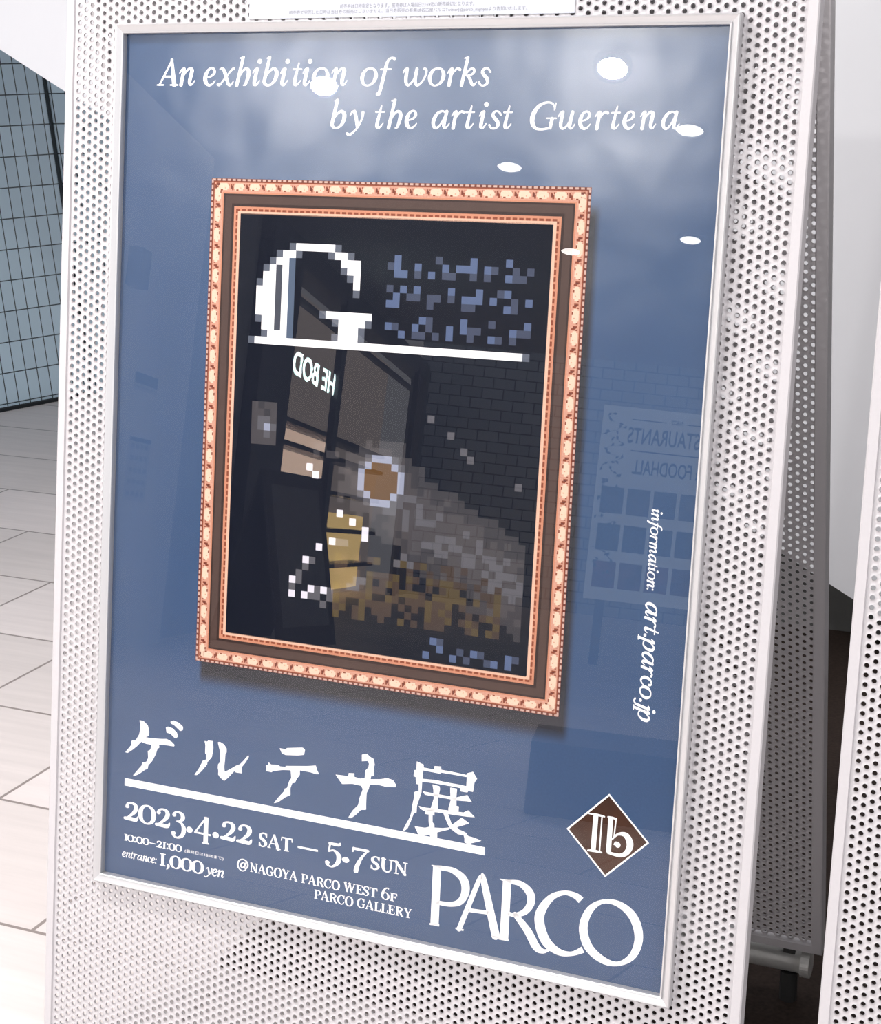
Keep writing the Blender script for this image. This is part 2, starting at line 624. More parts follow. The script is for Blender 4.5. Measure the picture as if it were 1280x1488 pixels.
# clear acrylic pane in front of the poster
def glass_mat():
    mt = bpy.data.materials.new('clear_acrylic')
    mt.use_nodes = True
    nt = mt.node_tree
    nt.nodes.clear()
    out = nt.nodes.new('ShaderNodeOutputMaterial')
    tr = nt.nodes.new('ShaderNodeBsdfTransparent')
    gl = nt.nodes.new('ShaderNodeBsdfGlossy')
    gl.inputs['Roughness'].default_value = 0.004
    fr = nt.nodes.new('ShaderNodeFresnel')
    fr.inputs['IOR'].default_value = 1.52
    mx = nt.nodes.new('ShaderNodeMixShader')
    # only the outer side of each face mirrors: light leaving the sheet passes straight through
    ge = nt.nodes.new('ShaderNodeNewGeometry')
    inv = nt.nodes.new('ShaderNodeMath')
    inv.operation = 'SUBTRACT'
    inv.inputs[0].default_value = 1.0
    nt.links.new(ge.outputs['Backfacing'], inv.inputs[1])
    ml = nt.nodes.new('ShaderNodeMath')
    ml.operation = 'MULTIPLY'
    nt.links.new(fr.outputs[0], ml.inputs[0])
    nt.links.new(inv.outputs[0], ml.inputs[1])
    nt.links.new(ml.outputs[0], mx.inputs[0])
    nt.links.new(tr.outputs[0], mx.inputs[1])
    nt.links.new(gl.outputs[0], mx.inputs[2])
    nt.links.new(mx.outputs[0], out.inputs['Surface'])
    return mt


M['acrylic'] = glass_mat()
gp = MB()
gp.box(P3(-0.0012, -0.0012, 0.0042), A * (FW + 0.0024), B * (FH + 0.0024), N * 0.0012)
gp.build('acrylic_pane', M['acrylic'], stand)

# rear leaf of the stand, leaning the other way
def rear_pt(u, t, d):
    """t metres down the rear leaf from its top, d metres behind its inner face"""
    ry, rz = 0.19815, -0.98017
    y = 0.03330 + ry * t
    z = 1.4600 + rz * t
    p = O + A * u + NH * (y + d * 0.98017)
    return np.array([p[0], p[1], z + d * 0.19815])


def rear_map(u, v, w):
    ry, rz = 0.19815, -0.98017
    p = O[None] + np.outer(u, A) + np.outer(0.03330 + ry * v + (0.004 + w) * 0.98017, NH)
    p[:, 2] = 1.46 + rz * v + (0.004 + w) * 0.19815
    return p


TR0, TR1 = 0.012, 1.398
cent = []
for k in range(0, kmax + 1):
    u = u0 + k * COLP
    off = 0.0 if k % 2 == 0 else PITCH / 2
    for j in range(3, int((TR1 - 0.012) / PITCH)):
        cent.append((u, j * PITCH + off))
vs, fs = perforated(cent, 0.0026, 0.0016, rear_map)
sheet_object('rear_panel', vs, fs, M['stand'], stand)
rails('rear_rail', stand, M['stand'], UL, UR, TR0, TR1,
      [(0, 0.022), (0, 0.0), (0.0015, -0.001), (0.013, -0.001), (0.0145, 0.001), (0.0145, 0.007), (0.004, 0.008), (0.004, 0.022)], rear_pt)
hb = MB()
hb.tube(P3(UL + 0.004, VT + 0.002, 0.021), P3(UR - 0.004, VT + 0.002, 0.021), 0.0085, 20)
hb.build('hinge_bar', M['steel'], stand, True)
tb = MB()
ta = rear_pt(UL + 0.03, 1.424, 0.008)
tz = rear_pt(UR - 0.022, 1.424, 0.008)
tb.tube(ta, tz, 0.0145, 28)
tube = tb.build('base_tube', M['steel'], stand, True)
for sgn, q in ((-1, ta), (1, tz)):
    cb = MB()
    cb.tube(q - A * 0.006, q + A * 0.006, 0.019, 28)
    cb.build('collar', M['steel'], tube)
for uu in (UL + 0.045, UR - 0.045):
    fb = MB()
    q = P3(uu, VB - 0.002, 0.020)
    fb.tube(q, np.array([q[0], q[1], 0.0]), 0.016, 20)
    fb.build('foot', M['black'], stand)
    fb = MB()
    q = rear_pt(uu, 1.395, 0.012)
    q2 = rear_pt(uu, 1.424, 0.008)
    fb.box(q - A * 0.008 - NH * 0.004, A * 0.016, NH * 0.008, (0, 0, q2[2] - q[2]))
    fb.tube((q2[0], q2[1], q2[2] - 0.0145), (q2[0], q2[1], 0.0), 0.012, 16)
    fb.build('foot', M['black'], stand)


def copy_tree(o, parent=None):
    c = o.copy()
    col.objects.link(c)
    c.parent = parent
    for ch in list(o.children):
        copy_tree(ch, c)
    return c


stand2 = copy_tree(stand)
sh = A * (0.893 + 0.004 - UL)
stand2.location = (base[0] + sh[0], base[1] + sh[1], 0)
stand2['label'] = 'white perforated A-frame stand cut off at right edge of photo'

# ------------------------------------------------------------------ the poster
pb = O + A * FW / 2 + B * (FH + 0.007) + N * 0.009
poster = empty('exhibition_poster', pb, ANG,
               'dark blue exhibition poster showing a gilt framed pixel picture, behind clear acrylic', 'poster')
WPST = 0.0090
INK = 0.00008


def inkw(level):
    return WPST - INK * level


def paper_material():
    mt = mat('blue_printed_paper', (0.05, 0.1, 0.2, 1), 0.24, 0, 0.5)
    nt = mt.node_tree
    b = nt.nodes['Principled BSDF']
    uvn = nt.nodes.new('ShaderNodeUVMap')
    sp = nt.nodes.new('ShaderNodeSeparateXYZ')
    nt.links.new(uvn.outputs[0], sp.inputs[0])

    def ramp(src, a, c):
        mr = nt.nodes.new('ShaderNodeMapRange')
        mr.interpolation_type = 'SMOOTHSTEP'
        mr.inputs['From Min'].default_value = a
        mr.inputs['From Max'].default_value = c
        nt.links.new(src, mr.inputs['Value'])
        return mr.outputs['Result']

    def mul(p, q):
        n = nt.nodes.new('ShaderNodeMath')
        n.operation = 'MULTIPLY'
        nt.links.new(p, n.inputs[0])
        nt.links.new(q, n.inputs[1])
        return n.outputs[0]
    # the drop shadow printed under the gilt frame is part of the artwork
    a = mul(ramp(sp.outputs['X'], 0.127, 0.133), ramp(sp.outputs['X'], 0.604, 0.594))
    c = mul(ramp(sp.outputs['Y'], 0.176, 0.196), ramp(sp.outputs['Y'], 0.772, 0.752))
    sh_ = mul(a, c)
    nz = nt.nodes.new('ShaderNodeTexNoise')
    nz.inputs['Scale'].default_value = 420
    nz.inputs['Detail'].default_value = 3
    nt.links.new(uvn.outputs[0], nz.inputs['Vector'])
    g = nt.nodes.new('ShaderNodeMapRange')
    g.inputs['From Min'].default_value = 0.3
    g.inputs['From Max'].default_value = 0.7
    g.inputs['To Min'].default_value = 0.94
    g.inputs['To Max'].default_value = 1.06
    nt.links.new(nz.outputs['Fac'], g.inputs['Value'])
    mx = nt.nodes.new('ShaderNodeMix')
    mx.data_type = 'RGBA'
    mx.inputs['A'].default_value = srgb(*PAPER)
    mx.inputs['B'].default_value = srgb(24, 26, 36)
    nt.links.new(sh_, mx.inputs['Factor'])
    m2 = nt.nodes.new('ShaderNodeMix')
    m2.data_type = 'RGBA'
    m2.blend_type = 'MULTIPLY'
    m2.inputs['Factor'].default_value = 1
    nt.links.new(mx.outputs['Result'], m2.inputs['A'])
    nt.links.new(g.outputs['Result'], m2.inputs['B'])
    nt.links.new(m2.outputs['Result'], b.inputs['Base Color'])
    # faint waves of the loose sheet
    n2 = nt.nodes.new('ShaderNodeTexNoise')
    n2.inputs['Scale'].default_value = 7
    n2.inputs['Detail'].default_value = 2
    nt.links.new(uvn.outputs[0], n2.inputs['Vector'])
    bp = nt.nodes.new('ShaderNodeBump')
    bp.inputs['Strength'].default_value = 0.35
    bp.inputs['Distance'].default_value = 0.006
    nt.links.new(n2.outputs['Fac'], bp.inputs['Height'])
    nt.links.new(bp.outputs['Normal'], b.inputs['Normal'])
    return mt


PAPER = (42, 68, 102)
M['paper'] = paper_material()
x0, x1, y0, y1 = -0.006, FW + 0.006, -0.006, FH + 0.006
pv = [P3(x0, y0, WPST), P3(x1, y0, WPST), P3(x1, y1, WPST), P3(x0, y1, WPST)]
pv += [p + N * 0.0004 for p in pv]
pu = [(x0, y0), (x1, y0), (x1, y1), (x0, y1)] * 2
part('paper_sheet', pv, [(0, 1, 2, 3), (7, 6, 5, 4), (0, 4, 5, 1), (1, 5, 6, 2), (2, 6, 7, 3), (3, 7, 4, 0)], M['paper'], poster, None, pu)


def rect(mb, ua, va, ub, vb, w, k=0):
    mb.add([P3(ua, va, w), P3(ub, va, w), P3(ub, vb, w), P3(ua, vb, w)], [(0, 1, 2, 3)], k)


def ring(mb, ua, va, ub, vb, t, w, k=0):
    mb.add([P3(ua, va, w), P3(ub, va, w), P3(ub, vb, w), P3(ua, vb, w),
            P3(ua + t, va + t, w), P3(ub - t, va + t, w), P3(ub - t, vb - t, w), P3(ua + t, vb - t, w)],
           [(0, 1, 5, 4), (1, 2, 6, 5), (2, 3, 7, 6), (3, 0, 4, 7)], k)


def ink(name, rgb, noise=0.0, ns=600, spec=0.15):
    return mat(name, srgb(*rgb), 0.38, 0, spec, noise, ns)


# gilt picture frame, printed
FA = (0.1228, 0.1644, 0.5898, 0.7389)
fm = [ink('ink_bead', (184, 154, 142), 0.08), ink('ink_maroon', (96, 46, 36), 0.1), ink('ink_gilt', (186, 138, 118), 0.14, 500),
      ink('ink_cream', (208, 182, 160), 0.05), ink('ink_umber', (48, 34, 31), 0.1), ink('ink_brown', (70, 54, 49), 0.08, 300),
      ink('ink_copper', (182, 124, 98), 0.06), ink('ink_rust', (122, 60, 38), 0.1), ink('ink_peach', (204, 164, 142), 0.04)]
fb = MB()
ua, va, ub, vb = FA


def inset(d):
    return ua + d, va + d, ub - d, vb - d


# (start, width, ink)
for d, t, k in ((0, 0.0030, 1), (0.0030, 0.0014, 7), (0.0044, 0.0110, 2), (0.0154, 0.0018, 6), (0.0172, 0.0022, 4),
                (0.0194, 0.0090, 5), (0.0284, 0.0032, 4), (0.0316, 0.0026, 6), (0.0342, 0.0026, 7), (0.0368, 0.0036, 8)):
    ring(fb, *inset(d), t, inkw(1), k)
W_, H_ = ub - ua, vb - va


def side(e, s, d, ln, wd, lvl, k):
    """rectangle on side e, s along the side, d from the outer edge"""
    if e == 0: rect(fb, ua + s, va + d, ua + s + ln, va + d + wd, inkw(lvl), k)
    if e == 2: rect(fb, ua + s, vb - d - wd, ua + s + ln, vb - d, inkw(lvl), k)
    if e == 3: rect(fb, ua + d, va + s, ua + d + wd, va + s + ln, inkw(lvl), k)
    if e == 1: rect(fb, ub - d - wd, va + s, ub - d, va + s + ln, inkw(lvl), k)


for e in range(4):
    full = W_ if e in (0, 2) else H_
    n = 22 if e in (0, 2) else 24
    p_ = (full - 0.0088) / n
    for q in range(n):
        s = 0.0044 + q * p_
        side(e, s + p_ * 0.34, 0.0056, p_ * 0.48, 0.0078, 2, 3)          # cream boss
        side(e, s + p_ * 0.26, 0.0072, p_ * 0.66, 0.0044, 2.2, 3)
        side(e, s + p_ * 0.02, 0.0066, p_ * 0.10, 0.0050, 2, 7)          # rust leaf, three strokes
        side(e, s + p_ * 0.12, 0.0092, p_ * 0.10, 0.0042, 2, 7)
        side(e, s + p_ * 0.07, 0.0080, p_ * 0.08, 0.0034, 2.4, 1)
        side(e, s + p_ * 0.20, 0.0060, p_ * 0.05, 0.0022, 2, 7)
        side(e, s + p_ * 0.90, 0.0064, p_ * 0.05, 0.0020, 2.4, 7)
        side(e, s + p_ * 0.40, 0.0122, p_ * 0.14, 0.0016, 2.4, 7)
        side(e, s + p_ * 0.66, 0.0100, p_ * 0.05, 0.0016, 2.6, 2)
    nb = int(full / 0.0066)
    pb_ = full / nb
    for q in range(nb):
        side(e, q * pb_ + pb_ * 0.22, 0.0004, pb_ * 0.62, 0.0022, 2, 0)   # bead row
    nb = int((full - 0.07) / 0.0076)
    pb_ = (full - 0.0684) / nb
    for q in range(nb):
        side(e, 0.0342 + q * pb_ + pb_ * 0.7, 0.0342, pb_ * 0.3, 0.0026, 2, 6)
fb.build('printed_frame', fm, poster)

# canvas of the printed picture
CA = (0.1633, 0.2036, 0.5487, 0.6993)
cb = MB()
rect(cb, *CA, inkw(1))
cb.build('printed_canvas', ink('ink_night', (17, 21, 32), 0.06, 500, 0.04), poster)
G = 0.00836
GX, GY = 0.1797, 0.2355


def cells(mb, lst, w, k=0):
    for c_ in lst:
        i, j = c_[0], c_[1]
        n = c_[2] if len(c_) > 2 else 1
        rect(mb, GX + i * G, GY + j * G, GX + (i + n) * G, GY + (j + 1) * G, w, k)


# the big pixel letter G with its bar: 0 white, 1 half tone, 2 slate, 3 dark groove
gm = [M['white_ink'], ink('ink_half_tone', (78, 84, 96)), ink('ink_slate', (70, 84, 104)), ink('ink_groove', (58, 62, 72))]
gb = MB()
white = [(7, 0, 6), (5, 1, 2), (13, 1, 2), (4, 2, 2), (14, 2, 3), (3, 3), (5, 3), (15, 3, 2), (2, 4, 2), (5, 4), (16, 4),
         (2, 5, 2), (5, 5), (16, 5), (1, 6, 3), (5, 6), (1, 7, 3), (5, 7), (1, 8, 3), (5, 8), (1, 9, 3), (5, 9), (12, 9, 7),
         (2, 10, 2), (5, 10), (14, 10, 4), (2, 11, 2), (5, 11), (14, 11, 3), (3, 12, 3), (14, 12, 3), (1, 13, 40)]
half = [(6, 0), (13, 0), (4, 1), (7, 1), (12, 1), (15, 1), (3, 2), (2, 3), (14, 3), (15, 4), (1, 5), (16, 6), (1, 10), (2, 12),
        (11, 9), (13, 10), (18, 10), (17, 11), (13, 12), (17, 12), (0, 13), (41, 13)]
cells(gb, white, inkw(3), 0)
cells(gb, half, inkw(2.5), 1)
cells(gb, [(6, r) for r in range(2, 13)], inkw(2.5), 2)
cells(gb, [(4, r) for r in range(3, 12)], inkw(2.5), 3)
gb.build('pixel_letter', gm, poster)
# pixelated text lines
L1 = [(22, 1), (22, 2), (22, 3), (23, 3), (25, 2), (27, 3), (29, 2), (31, 2), (32, 2), (33, 1), (33, 2), (35, 2), (38, 1), (38, 3),
      (23, 5), (25, 5), (22, 6), (21, 7), (22, 7), (30, 5), (34, 5), (32, 6), (33, 6), (34, 6), (38, 5), (36, 6), (38, 7), (41, 6),
      (21, 10), (23, 11), (26, 9), (25, 10), (30, 10), (30, 11), (32, 9), (32, 10), (36, 11), (41, 9), (39, 10),
      (30, 52), (29, 54), (31, 53), (33, 54), (36, 53), (39, 54), (41, 53), (41, 54)]
L2 = [(21, 2), (25, 3), (28, 1), (29, 3), (30, 3), (33, 3), (36, 2), (35, 3), (39, 2), (39, 3), (40, 3), (41, 2), (21, 5), (24, 6),
      (25, 6), (27, 6), (28, 6), (27, 7), (30, 6), (32, 7), (33, 7), (37, 5), (39, 6), (39, 7), (22, 10), (27, 9), (27, 10), (25, 11),
      (26, 11), (28, 11), (33, 10), (34, 10), (33, 11), (36, 9), (37, 11), (40, 10), (41, 10), (39, 11),
      (31, 52), (34, 53), (35, 54), (37, 53), (38, 54), (42, 53)]
tm = [ink('ink_blue_light', (72, 87, 118)), ink('ink_blue_mid', (52, 60, 80))]
tb_ = MB()
cells(tb_, L1, inkw(2), 0)
cells(tb_, L2, inkw(2), 1)
tb_.build('pixel_text', tm, poster)
# pixelated smoke, ring and scattered bright squares
sm = [ink('ink_sm1', (44, 44, 50)), ink('ink_sm2', (58, 56, 60)), ink('ink_sm3', (76, 76, 82)), ink('ink_sm4', (128, 134, 152)),
      ink('ink_sm5', (196, 194, 204)), ink('ink_sm6', (80, 54, 24)), ink('ink_sm7', (52, 42, 38)), ink('ink_sm8', (64, 54, 34))]
sb = MB()
lv = {}
rnd = random.Random(3)
for i in range(-2, 43):
    for j in range(26, 56):
        # a drifting diagonal plume from the disc down to the right
        d = abs((j - 33) - 0.55 * (i - 22)) / 9.0
        d2 = math.hypot(i - 21, (j - 31) * 1.1) / 9.0
        q = max(0, 1 - d) * (1.0 if i > 18 else 0.45) * (0.5 + 0.5 * min(1, max(0, (i - 8) / 14)))
        q = max(q, 1 - d2)
        q *= 0.55 + 0.6 * rnd.random()
        if j > 50: q *= 0.4
        if q > 0.72: lv[(i, j)] = 2
        elif q > 0.45: lv[(i, j)] = 1
        elif q > 0.25: lv[(i, j)] = 0
for i in range(15, 40):
    for j in range(42, 51):
        if rnd.random() < 0.55 and (j - 36) > 0.4 * (i - 20):
            lv[(i, j)] = 6 if rnd.random() < 0.6 else 7
for c_ in [(10, 44), (11, 43), (9, 45), (8, 47), (9, 46), (15, 40), (16, 40), (12, 47), (13, 47), (14, 47), (12, 48), (14, 48), (11, 48),
           (13, 49), (33, 26), (34, 27), (41, 30), (25, 41), (26, 42), (18, 45), (19, 45), (18, 46), (17, 46), (24, 42), (28, 22), (31, 24)]:
    lv[c_] = 2
for i in range(1, 5):
    for j in range(22, 28):
        lv[(i, j)] = 2 if (i, j) in ((3, 24), (3, 25), (2, 25), (3, 26), (2, 24), (4, 25)) else (1 if 0 < i < 5 and rnd.random() < 0.8 else 0)
lv[(3, 25)] = 3
# ring round the brown disc
for i in range(18, 25):
    for j in range(28, 35):
        r = math.hypot(i - 21, j - 31)
        if r < 2.4: lv[(i, j)] = 5
        elif r < 3.3: lv[(i, j)] = 3
        elif r < 3.9: lv[(i, j)] = 2
for c_ in [(10, 30), (11, 31), (15, 36), (17, 37), (19, 38), (19, 39), (12, 41), (14, 40), (8, 46), (8, 48), (10, 48), (11, 47), (13, 47), (10, 43)]:
    lv[c_] = 4
for (i, j), k in lv.items():
    ua_, va_ = GX + i * G, GY + j * G
    rect(sb, max(ua_, CA[0]), va_, min(ua_ + G, CA[2]), min(va_ + G, CA[3]), inkw(2), k)
sb.build('pixel_figure', sm, poster)


# ------------------------------------------------------------------ lettering: pen strokes with a width at every point
def cr(p0, p1, p2, p3, t):
    t2, t3 = t * t, t * t * t
    return tuple(0.5 * ((2 * b) + (c - a) * t + (2 * a - 5 * b + 4 * c - d) * t2 + (3 * b - a - 3 * c + d) * t3)
                 for a, b, c, d in zip(p0, p1, p2, p3))


def stroke(pts, closed=False, flat=False):
    """returns 2D verts and faces"""
    n = len(pts)
    smp = []
    if n == 2 and not closed:
        smp = [pts[0], pts[1]]
    else:
        seg = n if closed else n - 1
        for i in range(seg):
            g = (lambda k: pts[k % n]) if closed else (lambda k: pts[min(max(k, 0), n - 1)])
            for q in range(6):
                smp.append(cr(g(i - 1), g(i), g(i + 1), g(i + 2), q / 6.0))
        if not closed:
            smp.append(pts[-1])
    mN = len(smp)
    v, f = [], []
    dirs = []
    for i in range(mN):
        a = smp[(i - 1) % mN] if (closed or i > 0) else smp[0]
        b = smp[(i + 1) % mN] if (closed or i < mN - 1) else smp[-1]
        dx, dy = b[0] - a[0], b[1] - a[1]
        ln = math.hypot(dx, dy) or 1.0
        dx, dy = dx / ln, dy / ln
        dirs.append((dx, dy))
        h = max(smp[i][2], 0.5) / 2
        v.append((smp[i][0] - dy * h, smp[i][1] + dx * h))
        v.append((smp[i][0] + dy * h, smp[i][1] - dx * h))
    for i in range(mN if closed else mN - 1):
        j = (i + 1) % mN
        f.append((2 * i, 2 * j, 2 * j + 1, 2 * i + 1))
    if not closed and not flat:
        for (i, sg) in ((0, -1), (mN - 1, 1)):
            dx, dy = dirs[i][0] * sg, dirs[i][1] * sg
            h = smp[i][2] / 2
            k = len(v)
            fan = []
            for q in range(1, 6):
                a = math.pi * q / 6
                sx, sy = math.cos(a), math.sin(a)
                px = smp[i][0] + (-dirs[i][1] * sx) * h + dx * sy * h
                py = smp[i][1] + (dirs[i][0] * sx) * h + dy * sy * h
                v.append((px, py))
                fan.append(k + q - 1)
            f.append(tuple([2 * i] + fan + [2 * i + 1]))
    return v, f


def S(*pts):
    return ('r', pts)


def F(*pts):
    return ('f', pts)


def Lp(*pts):
    return ('c', pts)


IT = {   # italic serif, x-height 100
 'A': (120, [S((12, 3, 9), (88, 150, 10)), S((84, 150, 13), (98, 3, 22)), S((42, 52, 9), (94, 52, 9)), S((0, 3, 7), (36, 3, 7)), S((76, 3, 7), (118, 3, 7))]),
 'n': (92, [S((2, 72, 5), (13, 90, 8), (24, 97, 13)), S((27, 97, 16), (9, 2, 17)), S((19, 48, 6), (40, 82, 9), (60, 98, 13), (73, 90, 18), (69, 66, 18), (59, 24, 17), (63, 5, 13), (75, 9, 8), (88, 28, 5))]),
 'm': (140, [S((2, 72, 5), (13, 90, 8), (24, 97, 13)), S((27, 97, 16), (9, 2, 17)), S((19, 48, 6), (38, 82, 9), (54, 98, 13), (66, 88, 17), (60, 50, 17), (50, 2, 17)),
             S((60, 48, 6), (82, 82, 9), (102, 98, 13), (115, 90, 18), (110, 66, 18), (100, 24, 17), (104, 5, 13), (116, 9, 8), (129, 28, 5))]),
 'u': (98, [S((2, 72, 5), (13, 91, 9), (25, 97, 14)), S((28, 98, 16), (15, 30, 17), (19, 7, 15), (33, 4, 11), (54, 24, 8), (70, 58, 7)), S((84, 98, 17), (67, 24, 17), (71, 5, 14), (83, 8, 8), (96, 28, 5))]),
 'e': (74, [S((13, 46, 7), (42, 54, 9), (61, 74, 13), (58, 95, 12), (42, 101, 9), (22, 84, 14), (9, 52, 19), (11, 20, 19), (28, 2, 13), (48, 8, 9), (66, 28, 5))]),
 'c': (72, [S((62, 78, 16), (60, 94, 12), (44, 100, 9), (22, 84, 14), (9, 52, 19), (11, 20, 19), (28, 2, 13), (48, 8, 9), (66, 28, 5))]),
 'x': (104, [S((16, 95, 8), (31, 98, 12), (42, 80, 17), (53, 40, 17), (63, 9, 15), (75, 2, 10), (91, 22, 5)), S((4, 6, 15), (14, 4, 9), (50, 50, 8), (86, 94, 9), (95, 97, 14))]),
 'h': (95, [S((28, 158, 6), (50, 165, 10)), S((46, 163, 15), (8, 2, 17)), S((22, 48, 7), (42, 82, 9), (62, 98, 13), (77, 86, 18), (75, 55, 18), (60, 10, 13), (48, 1, 7))]),
 'i': (48, [S((2, 72, 5), (13, 90, 9), (24, 97, 14)), S((27, 97, 16), (10, 20, 17), (14, 4, 14), (26, 8, 8), (40, 28, 5)), S((42, 139, 23), (43, 141, 23))]),
 'j': (40, [S((12, 84, 6), (24, 94, 10), (34, 97, 14)), S((36, 97, 16), (16, 0, 17), (4, -36, 12), (-16, -48, 9), (-30, -40, 13)), S((50, 139, 23), (51, 141, 23))]),
 'b': (96, [S((30, 158, 6), (47, 165, 10)), S((44, 163, 15), (16, 44, 17), (13, 16, 16), (28, 2, 12), (52, 7, 11), (76, 36, 17), (84, 78, 19), (68, 98, 14), (44, 84, 9), (22, 52, 6))]),
 't': (52, [S((36, 130, 7), (10, 24, 17), (15, 4, 14), (28, 8, 8), (44, 28, 5)), S((4, 94, 8), (50, 95, 8))]),
 'l': (44, [S((30, 158, 6), (47, 165, 10)), S((44, 163, 15), (12, 20, 17), (15, 4, 14), (26, 8, 8), (40, 28, 5))]),
 'o': (100, [Lp((52, 100, 8), (24, 84, 14), (8, 46, 19), (16, 10, 13), (42, 0, 8), (72, 18, 14), (88, 56, 19), (80, 90, 13))]),
 'f': (70, [S((2, -50, 17), (12, -44, 16), (30, 20, 17), (51, 108, 16), (65, 146, 12), (84, 160, 10), (101, 156, 15)), S((22, 94, 8), (80, 95, 8))]),
 'w': (146, [S((4, 74, 5), (14, 92, 9), (25, 98, 13)), S((27, 98, 16), (19, 40, 17), (22, 10, 15), (35, 2, 11), (57, 24, 8), (78, 62, 7)),
             S((84, 96, 15), (73, 40, 17), (76, 10, 15), (90, 2, 11), (116, 26, 9), (135, 64, 9), (138, 90, 12), (128, 97, 13))]),
 'r': (78, [S((2, 72, 5), (15, 91, 9), (25, 97, 13)), S((28, 97, 16), (9, 2, 17)), S((19, 48, 6), (38, 80, 8), (58, 98, 11), (73, 93, 15))]),
 'k': (92, [S((28, 158, 6), (48, 165, 10)), S((46, 163, 15), (8, 2, 17)), S((22, 48, 7), (48, 84, 8), (70, 99, 12), (83, 86, 13), (70, 66, 10), (38, 56, 8)), S((40, 58, 9), (56, 40, 15), (68, 9, 15), (80, 3, 10), (95, 20, 5))]),
 's': (76, [S((72, 80, 11), (59, 98, 9), (39, 99, 10), (26, 80, 15), (36, 60, 18), (52, 41, 18), (55, 18, 14), (39, 2, 10), (17, 2, 9), (5, 20, 11))]),
 'y': (100, [S((22, 74, 5), (32, 92, 9), (44, 98, 13)), S((47, 98, 15), (56, 60, 17), (62, 10, 14)), S((96, 92, 14), (92, 62, 10), (68, 10, 9), (38, -24, 10), (17, -38, 12), (4, -32, 14))]),
 'a': (108, [S((86, 86, 8), (66, 100, 9), (36, 86, 14), (13, 46, 18), (14, 12, 16), (30, 2, 12), (55, 26, 8), (78, 70, 7)), S((90, 98, 16), (73, 24, 17), (77, 5, 14), (89, 8, 8), (104, 28, 5))]),
 'G': (155, [S((142, 118, 7), (128, 147, 9), (96, 154, 10), (52, 136, 16), (18, 90, 22), (9, 42, 22), (26, 7, 16), (62, -2, 11), (100, 4, 12), (116, 10, 12)), S((113, 6, 16), (125, 60, 17)), S((94, 62, 7), (148, 62, 7)), S((148, 151, 5), (139, 112, 8))]),
 'p': (96, [S((2, 72, 5), (13, 90, 8), (24, 97, 13)), S((27, 97, 16), (-6, -46, 16)), S((-22, -48, 7), (12, -48, 7)), S((18, 46, 6), (42, 84, 9), (64, 99, 13), (82, 82, 19), (76, 38, 17), (52, 4, 11), (26, 2, 9), (12, 14, 8))]),
 ':': (36, [S((18, 86, 20), (18, 87, 20)), S((12, 10, 20), (12, 11, 20))]),
 '.': (36, [S((12, 10, 21), (12, 11, 21))]),
 ' ': (45, []),
}
SF = 6
